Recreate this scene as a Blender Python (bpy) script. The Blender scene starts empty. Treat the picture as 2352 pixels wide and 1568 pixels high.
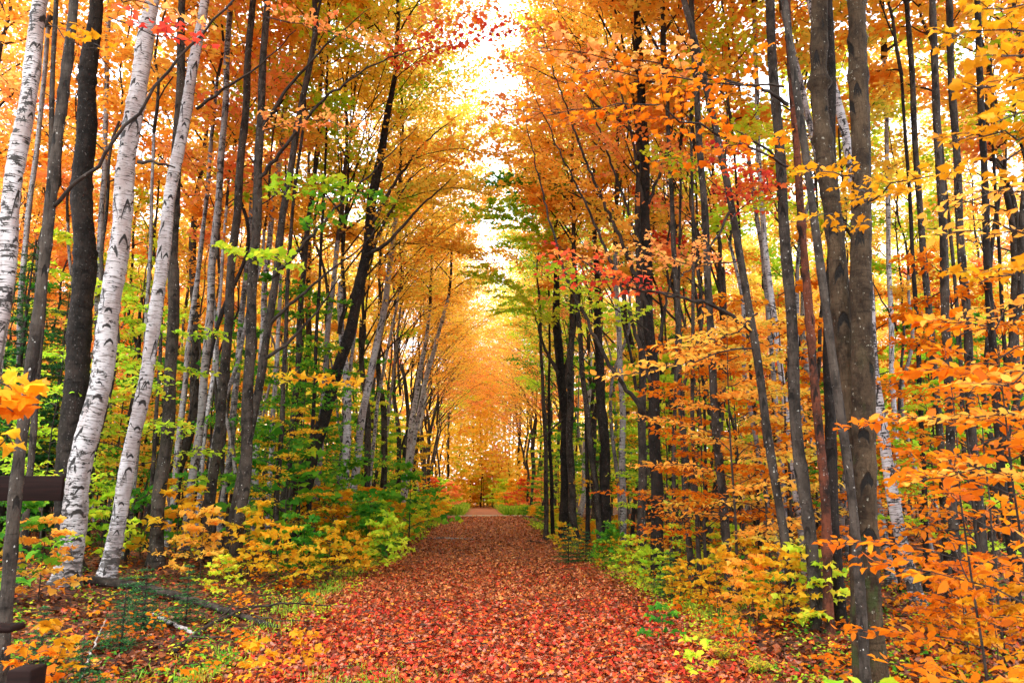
import bpy, math, random
import numpy as np
from mathutils import Vector
SC = bpy.context.scene
# ------------------------------------------------------------------ camera
F_PX = 1764.0; CX, CY = 1176.0, 784.0            # the photograph measured on a 2352 x 1568 grid
PITCH = math.atan(346/F_PX); YAW = math.atan(78/F_PX*math.cos(PITCH))
EYE = np.array([0.0, 0.0, 1.6])
FW = np.array([math.sin(YAW)*math.cos(PITCH), math.cos(YAW)*math.cos(PITCH), math.sin(PITCH)])
RT = np.array([math.cos(YAW), -math.sin(YAW), 0.0]); UP = np.cross(RT, FW)
cam = bpy.data.cameras.new('camera'); camo = bpy.data.objects.new('camera', cam); SC.collection.objects.link(camo)
camo.location = EYE; camo.rotation_euler = (math.pi/2+PITCH, 0, -YAW)
cam.lens = 27.0; cam.sensor_width = 36.0; cam.clip_end = 2000; cam.clip_start = 0.05
cam.dof.use_dof = True; cam.dof.focus_distance = 13; cam.dof.aperture_fstop = 5.0
SC.camera = camo
def U(px, py, Y):
    d = FW + RT*(px-CX)/F_PX + UP*(CY-py)/F_PX
    return EYE + d*((Y-EYE[1])/d[1])
def proj(p):
    v = np.asarray(p)-EYE; z = v@FW
    return CX+F_PX*(v@RT)/z, CY-F_PX*(v@UP)/z
# ------------------------------------------------------------------ sky and light: bright overcast day
W = bpy.data.worlds.new('World'); SC.world = W; W.use_nodes = True
nt = W.node_tree; nt.nodes.clear()
sky = nt.nodes.new('ShaderNodeTexSky'); sky.sky_type = 'NISHITA'; sky.sun_disc = False
SUN_EL, SUN_AZ = math.radians(52), math.radians(205)
sky.sun_elevation = SUN_EL; sky.sun_rotation = SUN_AZ; sky.dust_density = 4; sky.air_density = 1
mx = nt.nodes.new('ShaderNodeMix'); mx.data_type = 'RGBA'; mx.inputs[0].default_value = 0.82
mx.inputs[7].default_value = (9.2, 9.5, 10.0, 1)   # even white cloud cover
bg = nt.nodes.new('ShaderNodeBackground'); bg.inputs[1].default_value = 0.15
ow = nt.nodes.new('ShaderNodeOutputWorld')
nt.links.new(sky.outputs[0], mx.inputs[6]); nt.links.new(mx.outputs[2], bg.inputs[0]); nt.links.new(bg.outputs[0], ow.inputs[0])
sl = bpy.data.lights.new('sun', 'SUN'); sl.energy = 1.5; sl.angle = math.radians(25); sl.color = (1, .96, .88)
so = bpy.data.objects.new('sun', sl); SC.collection.objects.link(so)
sd = Vector((math.sin(SUN_AZ)*math.cos(SUN_EL), math.cos(SUN_AZ)*math.cos(SUN_EL), math.sin(SUN_EL)))
so.rotation_euler = sd.to_track_quat('Z', 'Y').to_euler()
SC.view_settings.view_transform = 'Standard'; SC.view_settings.look = 'None'
SC.view_settings.exposure = 1.65; SC.view_settings.gamma = 1
SC.cycles.max_bounces = 12; SC.cycles.diffuse_bounces = 10; SC.cycles.glossy_bounces = 2
SC.cycles.transmission_bounces = 8; SC.cycles.transparent_max_bounces = 4
SC.cycles.use_adaptive_sampling = True; SC.cycles.adaptive_threshold = 0.02
# ------------------------------------------------------------------ helpers
COL = SC.collection
def mesh_raw(name, V, L, S, attrs=None, smooth=True, matidx=None):
    """V verts, L loop vertex indices, S loop starts"""
    me = bpy.data.meshes.new(name)
    me.vertices.add(len(V)); me.vertices.foreach_set('co', np.asarray(V, np.float32).ravel())
    me.loops.add(len(L)); me.loops.foreach_set('vertex_index', np.asarray(L, np.int32))
    me.polygons.add(len(S)); me.polygons.foreach_set('loop_start', np.asarray(S, np.int32))
    if smooth: me.polygons.foreach_set('use_smooth', np.ones(len(S), bool))
    for k, a in (attrs or {}).items():
        a = np.asarray(a, np.float32)
        if a.ndim == 1: me.attributes.new(k, 'FLOAT', 'POINT').data.foreach_set('value', a)
        else: me.attributes.new(k, 'FLOAT_VECTOR', 'POINT').data.foreach_set('vector', a.ravel())
    me.update(calc_edges=True)
    return me
def nrm(a): return a/np.maximum(np.linalg.norm(a, axis=-1, keepdims=True), 1e-9)
def link(name, me, mat, parent=None, loc=None):
    o = bpy.data.objects.new(name, me); COL.objects.link(o)
    if mat is not None:
        if not me.materials: me.materials.append(mat)
        elif me.materials[0] is not mat:
            o.material_slots[0].link = 'OBJECT'; o.material_slots[0].material = mat
    if parent is not None: o.parent = parent
    if loc is not None: o.location = loc
    return o
def tag(o, label=None, cat=None, group=None, kind=None):
    if label: o['label'] = label
    if cat: o['category'] = cat
    if group: o['group'] = group
    if kind: o['kind'] = kind
    return o
def thing(name, label, cat, loc=(0, 0, 0), rz=0, s=1, group=None):
    o = bpy.data.objects.new(name, None); COL.objects.link(o); o.empty_display_size = .2
    o.location = loc; o.rotation_euler = (0, 0, rz); o.scale = (s, s, s)
    return tag(o, label, cat, group)
class MB:
    """collects tubes; 'bark' holds (u metres round, v metres along, random)"""
    def __init__(s): s.V=[]; s.L=[]; s.S=[]; s.A=[]; s.n=0; s.nl=0
    def tube(s, P, R, sides=6, v0=0, bump=None, cap=True):
        P = np.asarray(P, float); R = np.asarray(R, float)*np.ones(len(P)); n = len(P)
        T = nrm(np.gradient(P, axis=0)); av = np.abs(nrm(P[-1]-P[0]))
        ref = np.zeros(3); ref[int(np.argmin(av))] = 1
        N = nrm(ref - (T@ref)[:, None]*T); B = np.cross(T, N)
        th = np.linspace(0, 2*math.pi, sides, endpoint=False)
        rr = R[:, None]*np.ones((1, sides))
        if bump is not None: rr = rr*bump
        V = P[:, None]+rr[..., None]*(np.cos(th)[None, :, None]*N[:, None]+np.sin(th)[None, :, None]*B[:, None])
        ln = v0+np.concatenate([[0], np.cumsum(np.linalg.norm(np.diff(P, axis=0), axis=1))])
        mr = R.mean(); thc = np.where(th > math.pi, th-2*math.pi, th)
        A = np.stack([np.cos(th)[None]*mr*np.ones((n, 1)), np.sin(th)[None]*mr*np.ones((n, 1)), np.repeat(ln[:, None], sides, 1)], -1)
        i = np.arange(n-1)[:, None]*sides; j = np.arange(sides)[None]; k = (j+1) % sides
        Q = np.stack([i+j, i+k, i+sides+k, i+sides+j], -1).reshape(-1)+s.n
        s.V.append(V.reshape(-1, 3)); s.A.append(A.reshape(-1, 3)); s.L.append(Q)
        s.S.append(s.nl+np.arange(0, len(Q), 4)); s.nl += len(Q)
        if cap:
            for ring in (np.arange(sides)[::-1], (n-1)*sides+np.arange(sides)):
                s.L.append(ring+s.n); s.S.append(np.array([s.nl])); s.nl += sides
        s.n += n*sides
    def poly(s, V, faces, A=None):
        V = np.asarray(V, float)
        s.V.append(V); s.A.append(V if A is None else A)
        for f in faces:
            s.L.append(np.asarray(f)+s.n); s.S.append(np.array([s.nl])); s.nl += len(f)
        s.n += len(V)
    def box(s, lo, hi):
        x0, y0, z0 = lo; x1, y1, z1 = hi
        s.poly([(x0,y0,z0),(x1,y0,z0),(x1,y1,z0),(x0,y1,z0),(x0,y0,z1),(x1,y0,z1),(x1,y1,z1),(x0,y1,z1)],
               [(3,2,1,0),(4,5,6,7),(0,1,5,4),(1,2,6,5),(2,3,7,6),(3,0,4,7)])
    def build(s, name, smooth=True):
        return mesh_raw(name, np.concatenate(s.V), np.concatenate(s.L), np.concatenate(s.S), {'bark': np.concatenate(s.A)}, smooth)
# leaf templates: (verts, faces); a leaf is 1 long, its stem at the origin, y forward, z up
MAPLE = (np.array([(0,.40,0),(0,.02,-.02),(.33,-.04,-.08),(.43,.16,-.03),(.38,.26,.02),(.58,.48,-.11),(.33,.56,.0),(.22,.78,-.04),(0,1.0,-.13),
          (-.22,.76,-.04),(-.32,.57,.0),(-.60,.46,-.10),(-.37,.27,.02),(-.45,.14,-.03),(-.31,-.05,-.09)], float),
         [(0,1,2,3),(0,3,4,5),(0,5,6,7),(0,7,8,9),(0,9,10,11),(0,11,12,13),(0,13,14,1)])
BEECH = (np.array([(0,0,0),(.26,.30,.05),(.25,.65,.04),(0,1,-.06),(-.25,.65,.04),(-.26,.30,.05),(0,.5,-.03)], float),
         [(0,1,2,6),(6,2,3,4),(0,6,4,5)])
SPADE = (np.array([(0,0,0),(.52,.38,.02),(.20,.56,.03),(0,1,-.05),(-.20,.56,.03),(-.52,.38,.02)], float), [(0,1,2,3),(0,3,4,5)])
DIAM = (np.array([(0,0,0),(.45,.5,.0),(0,1,0),(-.45,.5,0)], float), [(0,1,2,3)])
NEEDLE = (np.array([(-.07,0,0),(.07,0,0),(.05,1,0),(-.05,1,0)], float), [(0,1,2,3)])
def leaf_mesh(name, P, N, D, size, tpl, tint, curl=None, rng=None):
    P = np.asarray(P); n = len(P); tv, tf = tpl; k = len(tv)
    N = nrm(N); D = nrm(D-(D*N).sum(-1, keepdims=True)*N); X = np.cross(D, N)
    size = (np.asarray(size)*np.ones(n))[:, None, None]
    t = np.broadcast_to(tv, (n, k, 3)).copy()
    if curl is not None:
        c = np.asarray(curl)*np.ones(n); t[..., 2] += c[:, None]*(t[..., 0]**2*2-(t[..., 1]-.4)**2)
    V = P[:, None]+size*(t[..., :1]*X[:, None]+t[..., 1:2]*D[:, None]+t[..., 2:]*N[:, None])
    fl = np.concatenate([np.array(f) for f in tf]); fs = np.cumsum([0]+[len(f) for f in tf])[:-1]
    L = (np.arange(n)[:, None]*k+fl[None]).ravel(); S = (np.arange(n)[:, None]*len(fl)+fs[None]).ravel()
    return mesh_raw(name, V.reshape(-1, 3), L, S, {'tint': np.repeat(tint, k)}, smooth=False)
def rn(rng, n, s=1): return rng.normal(0, s, (n, 3))
def leaf_dirs(rng, n, tilt=.4):
    N = np.array([0, 0, 1.0])+rn(rng, n, tilt)*np.array([1, 1, .3])
    a = rng.uniform(0, 2*math.pi, n); D = np.stack([np.cos(a), np.sin(a), rng.normal(-.35, .3, n)], -1)
    return N, D
# ------------------------------------------------------------------ materials
def srgb(r, g, b):
    f = lambda c: c/12.92 if c <= .04045 else ((c+.055)/1.055)**2.4
    return (f(r/255), f(g/255), f(b/255), 1)
class G:
    def __init__(s, name):
        s.m = bpy.data.materials.new(name); s.m.use_nodes = True; s.t = s.m.node_tree; s.t.nodes.clear()
        s.out = s.n('OutputMaterial')
    def n(s, typ, **kw):
        nd = s.t.nodes.new('ShaderNode'+typ)
        for k, v in kw.items(): setattr(nd, k, v)
        return nd
    def l(s, a, b): s.t.links.new(a, b)
    def val(s, x, inp):
        if isinstance(x, (int, float)): inp.default_value = x
        else: s.l(x, inp)
    def math(s, op, a, b=0.0, c=0.0, clamp=False):
        nd = s.n('Math', operation=op, use_clamp=clamp)
        s.val(a, nd.inputs[0]); s.val(b, nd.inputs[1]); s.val(c, nd.inputs[2]); return nd.outputs[0]
    def noise(s, vec, scale=1, detail=3, rough=.6, dim='3D'):
        nd = s.n('TexNoise', noise_dimensions=dim); s.l(vec, nd.inputs['Vector'])
        nd.inputs['Scale'].default_value = scale; nd.inputs['Detail'].default_value = detail; nd.inputs['Roughness'].default_value = rough
        return nd.outputs[0]
    def mul(s, vec, v):
        nd = s.n('VectorMath', operation='MULTIPLY'); s.l(vec, nd.inputs[0]); nd.inputs[1].default_value = v; return nd.outputs[0]
    def ramp(s, fac, stops, interp='LINEAR'):
        nd = s.n('ValToRGB'); cr = nd.color_ramp; cr.interpolation = interp
        while len(cr.elements) < len(stops): cr.elements.new(.5)
        for e, (p, c) in zip(cr.elements, stops): e.position = p; e.color = c if len(c) == 4 else (*c, 1)
        s.l(fac, nd.inputs[0]); return nd.outputs[0]
    def step(s, x, a, b):
        nd = s.n('MapRange'); nd.interpolation_type = 'SMOOTHSTEP'; s.l(x, nd.inputs[0])
        nd.inputs[1].default_value = a; nd.inputs[2].default_value = b; return nd.outputs[0]
    def mix(s, f, a, b, blend='MIX'):
        nd = s.n('Mix', data_type='RGBA', blend_type=blend); s.val(f, nd.inputs[0])
        for x, i in ((a, 6), (b, 7)):
            if isinstance(x, tuple): nd.inputs[i].default_value = x
            else: s.l(x, nd.inputs[i])
        return nd.outputs[2]
    def pbr(s, col, rough=.8, bump=None, bstr=.5, bdist=.02, spec=.3):
        p = s.n('BsdfPrincipled')
        if isinstance(col, tuple): p.inputs['Base Color'].default_value = col
        else: s.l(col, p.inputs['Base Color'])
        p.inputs['Roughness'].default_value = rough; p.inputs['Specular IOR Level'].default_value = spec
        if bump is not None:
            b = s.n('Bump'); b.inputs['Strength'].default_value = bstr; b.inputs['Distance'].default_value = bdist
            s.l(bump, b.inputs['Height']); s.l(b.outputs[0], p.inputs['Normal'])
        s.l(p.outputs[0], s.out.inputs[0]); return p
def leaf_mat(name, stops, trans=.64, vary=.06):
    g = G(name); a = g.n('Attribute', attribute_name='tint').outputs['Fac']
    oi = g.n('ObjectInfo').outputs['Random']
    pn = g.noise(g.n('NewGeometry').outputs['Position'], 26, 2)
    f = g.math('ADD', a, g.math('MULTIPLY', g.math('SUBTRACT', oi, .5), .30))
    f = g.math('ADD', f, g.math('MULTIPLY', g.math('SUBTRACT', pn, .5), .45), clamp=True)
    c = g.ramp(f, stops)
    hs = g.n('HueSaturation'); g.l(c, hs.inputs['Color'])
    wn = g.n('TexWhiteNoise', noise_dimensions='1D'); g.l(g.math('MULTIPLY', a, 371.3), wn.inputs['W'])
    g.l(g.math('ADD', g.math('MULTIPLY', wn.outputs[0], .15), .86), hs.inputs['Value'])
    c = hs.outputs[0]
    p = g.n('BsdfPrincipled'); g.l(c, p.inputs['Base Color']); p.inputs['Roughness'].default_value = .5; p.inputs['Specular IOR Level'].default_value = .15
    t = g.n('BsdfTranslucent'); g.l(c, t.inputs[0])
    m = g.n('MixShader'); m.inputs[0].default_value = trans; g.l(p.outputs[0], m.inputs[1]); g.l(t.outputs[0], m.inputs[2])
    g.l(m.outputs[0], g.out.inputs[0]); return g.m
LM = {
 'orange': leaf_mat('orange_leaves', [(0,(.93,.31,.03)),(.3,(.97,.44,.055)),(.65,(.98,.55,.08)),(1,(.98,.72,.10))]),
 'gold': leaf_mat('golden_leaves', [(0,(.96,.46,.05)),(.4,(.98,.62,.08)),(.75,(.97,.77,.11)),(1,(.64,.78,.09))]),
 'salmon': leaf_mat('salmon_leaves', [(0,(.94,.22,.08)),(.35,(.98,.38,.11)),(.8,(.98,.50,.13)),(1,(.98,.66,.13))]),
 'deep': leaf_mat('deep_orange_leaves', [(0,(.52,.10,.006)),(.3,(.72,.18,.008)),(.7,(.82,.26,.010)),(1,(.86,.42,.02))]),
 'amber': leaf_mat('amber_leaves', [(0,(.50,.20,.008)),(.4,(.66,.30,.010)),(.8,(.78,.34,.012)),(1,(.55,.42,.02))], .5),
 'litterfar': leaf_mat('brownish_fallen_leaf_mix', [(0,(.11,.035,.016)),(.3,(.30,.08,.025)),(.5,(.44,.13,.035)),(.58,(.48,.05,.02)),(.66,(.44,.20,.10)),(.85,(.58,.22,.045)),(1,(.58,.37,.22))], .12),
 'red': leaf_mat('red_leaves', [(0,(.48,.03,.03)),(.4,(.72,.07,.04)),(.7,(.84,.17,.04)),(1,(.90,.34,.04))]),
 'lime': leaf_mat('yellow_green_leaves', [(0,(.26,.60,.03)),(.4,(.52,.78,.04)),(.8,(.82,.80,.06)),(1,(.96,.60,.05))]),
 'green': leaf_mat('green_leaves', [(0,(.03,.19,.02)),(.5,(.08,.34,.025)),(.85,(.24,.52,.03)),(1,(.62,.62,.03))]),
 'yellow': leaf_mat('yellow_leaves', [(0,(.80,.28,.015)),(.3,(.86,.42,.02)),(.7,(.86,.56,.03)),(.9,(.66,.62,.04)),(1,(.22,.42,.03))]),
 'fir': leaf_mat('fir_needles', [(0,(.008,.05,.018)),(.6,(.02,.12,.035)),(1,(.06,.20,.04))], .15),
 'litter': leaf_mat('fallen_leaf_mix', [(0,(.05,.012,.006)),(.16,(.15,.026,.010)),(.30,(.34,.022,.012)),(.42,(.50,.028,.016)),(.58,(.50,.085,.014)),(.70,(.26,.07,.025)),(.80,(.38,.17,.12)),(.90,(.60,.15,.018)),(1,(.66,.27,.025))], .12),
 'litterside': leaf_mat('brown_fallen_leaf_mix', [(0,(.035,.011,.006)),(.28,(.10,.026,.010)),(.52,(.22,.05,.012)),(.66,(.16,.065,.035)),(.76,(.30,.15,.10)),(.80,(.38,.025,.015)),(.9,(.52,.13,.012)),(1,(.68,.29,.025))], .12),
 'grass': leaf_mat('grass_blades', [(0,(.14,.32,.02)),(.6,(.32,.55,.04)),(1,(.62,.55,.08))], .4),
 'fern': leaf_mat('yellowing_fern', [(0,(.20,.34,.02)),(.5,(.55,.50,.03)),(1,(.75,.42,.03))], .45)}
def bark_base(g):
    a = g.n('Attribute', attribute_name='bark').outputs['Vector']
    oi = g.n('ObjectInfo'); ad = g.n('VectorMath', operation='ADD'); cmb = g.n('CombineXYZ')
    g.l(g.math('MULTIPLY', oi.outputs['Random'], 37.0), cmb.inputs[2]); g.l(a, ad.inputs[0]); g.l(cmb.outputs[0], ad.inputs[1]); v = ad.outputs[0]
    sp = g.n('SeparateXYZ'); g.l(a, sp.inputs[0]); ang = g.math('ARCTAN2', sp.outputs[1], sp.outputs[0])
    return a, v, sp, ang, oi.outputs['Random']
def scars(g, v, sp, ang, rnd, su, sv, rar, bend=1.6):
    """branch scars: arches and eyes scattered up the stem; returns (arch, eye)"""
    cv = g.n('CombineXYZ'); g.l(g.math('MULTIPLY', ang, su), cv.inputs[0])
    g.l(g.math('ADD', g.math('MULTIPLY', sp.outputs[2], sv), g.math('MULTIPLY', rnd, 9.0)), cv.inputs[1])
    wob = g.noise(g.mul(v, (16, 16, 16)), 1, 3, .7)
    vo = g.n('TexVoronoi', voronoi_dimensions='2D', feature='F1'); g.l(cv.outputs[0], vo.inputs['Vector']); vo.inputs['Scale'].default_value = 1; vo.inputs['Randomness'].default_value = 1
    df = g.n('VectorMath', operation='SUBTRACT'); g.l(cv.outputs[0], df.inputs[0]); g.l(vo.outputs['Position'], df.inputs[1])
    ds = g.n('SeparateXYZ'); g.l(df.outputs[0], ds.inputs[0]); vs = g.n('SeparateColor'); g.l(vo.outputs['Color'], vs.inputs[0])
    sz = g.step(vs.outputs[0], .1, .95); on = g.step(vs.outputs[1], rar, rar+.05)
    au = g.math('ABSOLUTE', ds.outputs[0]); wd = g.math('ADD', .10, g.math('MULTIPLY', sz, .36))
    nu = g.math('DIVIDE', au, wd)
    e = g.math('ADD', ds.outputs[1], g.math('MULTIPLY', g.math('MULTIPLY', g.math('POWER', nu, 1.6), wd), g.math('ADD', .25, g.math('MULTIPLY', vs.outputs[2], bend))))
    e = g.math('ADD', e, g.math('MULTIPLY', g.math('SUBTRACT', wob, .5), .16))
    th = g.math('ADD', .022, g.math('MULTIPLY', sz, .075))
    q = g.math('DIVIDE', g.math('ABSOLUTE', e), th)
    arch = g.math('MULTIPLY', g.math('MULTIPLY', g.step(q, 1.35, .75), g.step(nu, 1.15, .85)), on)
    inner = g.math('MULTIPLY', g.math('MULTIPLY', g.step(g.math('ABSOLUTE', g.math('ADD', e, g.math('MULTIPLY', th, 2.0))), .10, .03), g.step(nu, .75, .25)), on)
    return arch, g.math('MULTIPLY', inner, g.step(vs.outputs[2], .3, .6))
def bark_grey(name, lo, hi, spot=(.36,.36,.33,1), spotamt=.60, dark=.6, bstr=.6, moss=0):
    g = G(name); a, v, sp, ang, rnd = bark_base(g)
    n1 = g.noise(g.mul(v, (9, 9, 7)), 1, 7, .7); n2 = g.noise(g.mul(v, (34, 34, 26)), 1, 3, .6)
    c = g.mix(g.step(n1, .36, .64), lo, hi)
    big = g.noise(g.mul(v, (2.5, 2.5, 1.3)), 1, 3, .6); c = g.mix(g.math('MULTIPLY', g.step(big, .5, .62), .5), c, (hi[0]*1.35, hi[1]*1.32, hi[2]*1.25, 1))
    c = g.mix(g.math('MULTIPLY', g.step(big, .46, .36), .45), c, (lo[0]*.5, lo[1]*.48, lo[2]*.45, 1))
    vert = g.noise(g.mul(v, (55, 55, 11)), 1, 4, .7); c = g.mix(g.math('MULTIPLY', g.step(vert, .50, .62), .40), c, (lo[0]*.4, lo[1]*.4, lo[2]*.4, 1))
    ring = g.noise(g.mul(v, (3, 3, 24)), 1, 3, .6); c = g.mix(g.math('MULTIPLY', g.step(ring, .60, .66), .5), c, (lo[0]*.35, lo[1]*.33, lo[2]*.3, 1))
    c = g.mix(g.step(n2, spotamt+.06, spotamt+.10), c, spot)
    ar, ey = scars(g, v, sp, ang, rnd, .62, 2.1, .35, .6); m = g.math('MAXIMUM', ar, ey)
    c = g.mix(g.math('MULTIPLY', m, dark+.3, clamp=True), c, (.008, .007, .006, 1))
    if moss: c = g.mix(g.math('MULTIPLY', g.math('MULTIPLY', g.step(g.noise(g.mul(v, (5, 5, 3)), 1, 4), .58, .66), g.step(sp.outputs[2], 3.5, .5)), moss), c, (.03, .045, .012, 1))
    h = g.math('ADD', g.math('ADD', n1, g.math('MULTIPLY', vert, .7)), g.math('ADD', g.math('MULTIPLY', m, -.6), g.math('MULTIPLY', ring, .4)))
    g.pbr(c, .85, h, bstr, .03, .15); return g.m
def bark_birch(name, base=(.40,.395,.405,1), dirt=.0, lent=.575):
    g = G(name); a, v, sp, ang, rnd = bark_base(g)
    blot = g.noise(g.mul(v, (5, 5, 1.8)), 1, 4, .6)
    c = g.mix(g.step(blot, .38, .66), base, (base[0]*.66, base[1]*.58, base[2]*.55, 1))
    d1 = g.noise(g.mul(v, (6, 6, 85)), 1, 2, .5); c = g.mix(g.math('MULTIPLY', g.step(d1, lent-.02, lent+.04), .8), c, (.09, .07, .06, 1))
    d3 = g.noise(g.mul(v, (14, 14, 50)), 1, 1, .5); c = g.mix(g.step(d3, .68, .71), c, (.02, .016, .014, 1))
    # ragged dark plates, mostly down one side of the stem
    ws = g.math('SINE', g.math('ADD', g.math('ADD', ang, g.math('MULTIPLY', rnd, 6.28)), g.math('MULTIPLY', sp.outputs[2], .25)))
    pl = g.noise(g.mul(v, (7, 7, 11)), 1, 5, .7); pl = g.math('ADD', pl, g.math('MULTIPLY', ws, .07)); pl = g.math('ADD', pl, g.math('MULTIPLY', g.math('SUBTRACT', d1, .5), .5))
    plm = g.step(pl, .585-.02*dirt, .615-.02*dirt); c = g.mix(plm, c, (.022, .019, .017, 1))
    ar, ey = scars(g, v, sp, ang, rnd, .58, 2.0, .22, 2.2)
    ar2, ey2 = scars(g, v, sp, ang, g.math('ADD', rnd, .37), .9, 4.2, .55, .8)
    m = g.math('MAXIMUM', g.math('MAXIMUM', ar, g.math('MULTIPLY', ey, .75)), ar2)
    c = g.mix(m, c, (.014, .012, .011, 1))
    # rough dark butt
    lowm = g.math('MULTIPLY', g.step(g.math('ADD', sp.outputs[2], g.math('MULTIPLY', g.noise(g.mul(v, (4, 4, 3)), 1, 4), 2.6)), 2.7, 1.5), g.step(g.noise(g.mul(v, (6, 6, 18)), 1, 4, .7), .44, .52))
    c = g.mix(g.math('MULTIPLY', lowm, .93), c, (.03, .026, .022, 1))
    h = g.math('SUBTRACT', 1.0, g.math('MAXIMUM', m, g.math('MAXIMUM', plm, lowm)))
    g.pbr(c, .6, g.math('ADD', h, g.math('MULTIPLY', d1, .5)), .4, .012, .25); return g.m
BK = {'birch': bark_birch('white_birch_bark'), 'birch2': bark_birch('grey_birch_bark', (.23,.22,.215,1), 1.0, .56),
      'grey': bark_grey('grey_maple_bark', (.015,.012,.0095,1), (.054,.044,.036,1)),
      'brown': bark_grey('olive_brown_maple_bark', (.018,.011,.006,1), (.056,.038,.022,1), (.20,.19,.15,1), .60, .7, .8, .8),
      'dark': bark_grey('near_black_bark', (.006,.005,.004,1), (.022,.017,.014,1), (.10,.09,.085,1), .58, .5, .9),
      'snag': bark_grey('peeling_red_brown_bark', (.018,.011,.008,1), (.12,.036,.018,1), (.20,.18,.16,1), .60, .6, 1.0),
      'twig': bark_grey('twig_bark', (.020,.015,.012,1), (.055,.044,.036,1), (.2,.19,.17,1), .66, .1),
      'pale': bark_birch('pale_twig_bark', (.42,.40,.38,1), 0, .55)}
# ------------------------------------------------------------------ ground
XC = 0.23
def ss(a, b, x): t = np.clip((x-a)/(b-a), 0, 1); return t*t*(3-2*t)
def gz(x, y):
    x = np.asarray(x, float); y = np.asarray(y, float)
    l = ss(2.3, 7.5, XC-x)*.38; r = ss(2.4, 8, x-XC)*.12
    und = (np.sin(x*.9+y*.23)*np.sin(y*.61-x*.31)*.05+np.sin(x*2.7+1)*np.sin(y*2.1)*.025)*ss(2.2, 4, np.abs(x-XC))
    crest = -.10*ss(50, 56, y)
    return l+r+und+crest-.03*ss(1.9, 2.6, np.abs(x-XC))*(1-ss(2.6, 3.6, np.abs(x-XC)))
def grid(xs, ys, dz=0.0):
    X, Y = np.meshgrid(xs, ys); V = np.stack([X, Y, gz(X, Y)+dz], -1).reshape(-1, 3); nx = len(xs)
    i = np.arange(len(ys)-1)[:, None]*nx; j = np.arange(nx-1)[None]
    Q = np.stack([i+j, i+j+1, i+j+1+nx, i+j+nx], -1).reshape(-1)
    return mesh_raw('g', V, Q, np.arange(0, len(Q), 4))
def leafy_ground(name, cols, sc, dark):
    g = G(name); tc = g.n('NewGeometry').outputs['Position']
    vo = g.n('TexVoronoi'); g.l(g.mul(tc, (1, 1, .2)), vo.inputs['Vector']); vo.inputs['Scale'].default_value = sc
    sp = g.n('SeparateColor'); g.l(vo.outputs['Color'], sp.inputs[0]); f = sp.outputs[0]
    big = g.noise(tc, .35, 3); f = g.math('ADD', f, g.math('MULTIPLY', g.math('SUBTRACT', big, .5), .5), clamp=True)
    c = g.ramp(f, cols)
    ed = g.step(vo.outputs['Distance'], .62, .3)
    c = g.mix(ed, dark, c)
    g.pbr(c, .75, ed, .6, .02, .3); return g.m
M_GROUND = leafy_ground('forest_floor', [(0,(.03,.01,.006)),(.35,(.11,.03,.01)),(.6,(.24,.06,.014)),(.8,(.18,.07,.03)),(1,(.45,.16,.02))], 15, (.03,.012,.008,1))
M_TRAIL = leafy_ground('leaf_covered_path', [(0,(.09,.026,.012)),(.3,(.25,.06,.02)),(.55,(.38,.10,.03)),(.75,(.34,.14,.07)),(1,(.52,.20,.05))], 17, (.10,.025,.014,1))
gx = np.concatenate([[-700, -300, -120, -70], np.linspace(-45, -12, 34), np.linspace(-11.7, 12, 80), np.linspace(12.5, 45, 34), [70, 120, 300, 700]])
gy = np.concatenate([[-60, -20, -5], np.linspace(0, 30, 90), np.linspace(31, 120, 90), [160, 300, 800]])
o = link('ground', grid(gx, gy), M_GROUND); tag(o, kind='structure')
tx = np.linspace(XC-2.45, XC+2.45, 15); o = link('path', grid(tx, np.linspace(-3, 57, 150), .006), M_TRAIL); tag(o, kind='structure')
g = G('pale_gravel'); tc = g.n('NewGeometry').outputs['Position']; n = g.noise(tc, 9, 5, .7)
g.pbr(g.ramp(n, [(.3, (.26,.24,.17)), (.7, (.42,.40,.30))]), .9, n, .4)
o = link('road', grid(np.linspace(-40, 40, 60), np.linspace(57.3, 59.3, 6), .012), g.m); tag(o, kind='structure')
g = G('brown_track'); tc = g.n('NewGeometry').outputs['Position']; n = g.noise(tc, 5, 5, .7)
g.pbr(g.ramp(n, [(.3, (.20,.07,.03)), (.7, (.32,.13,.07))]), .9, n, .4)
o = link('track', grid(np.linspace(-1.2, 1.9, 8), np.linspace(59.5, 125, 40), .02), g.m); tag(o, kind='structure')
# ------------------------------------------------------------------ fallen leaves (nobody could count them)
def litter(name, mat, n, fx, ylo, yhi, size, seed, lo=0, hi=1, lift=.03, label='', power=1.0):
    rng = np.random.default_rng(seed)
    t = rng.random(n); y = (ylo**(-power)+(yhi**(-power)-ylo**(-power))*t)**(-1/power); x = fx(rng, n, y)
    P = np.stack([x, y, gz(x, y)+.008+rng.random(n)**2*lift], -1)
    N = np.array([0, 0, 1.0])+rn(rng, n, .42)*np.array([1, 1, .2]); a = rng.uniform(0, 6.283, n)
    D = np.stack([np.cos(a), np.sin(a), np.zeros(n)], -1)
    flip = rng.random(n) < .35; N[flip] *= -1
    me = leaf_mesh(name, P, N, D, rng.uniform(.7, 1.25, n)*size*(1+np.clip(y-14, 0, 40)*.018), MAPLE if yhi < 30 else SPADE,
                   lo+(hi-lo)*rng.random(n), rng.uniform(-.35, .6, n))
    return tag(link(name, me, mat), label, 'fallen leaves', kind='stuff')
trail_x = lambda rng, n, y: XC+np.clip(rng.normal(0, 1.25, n), -2.7, 2.7)*np.where(rng.random(n) < .7, rng.uniform(.2, 1.5, n), 1)
trail_x = lambda rng, n, y: XC+rng.uniform(-2.75, 2.75, n)
litter('fallen_leaves', LM['litter'], 84000, trail_x, 3.5, 18, .048, 1, label='red and orange fallen maple leaves carpeting the near path')
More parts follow.
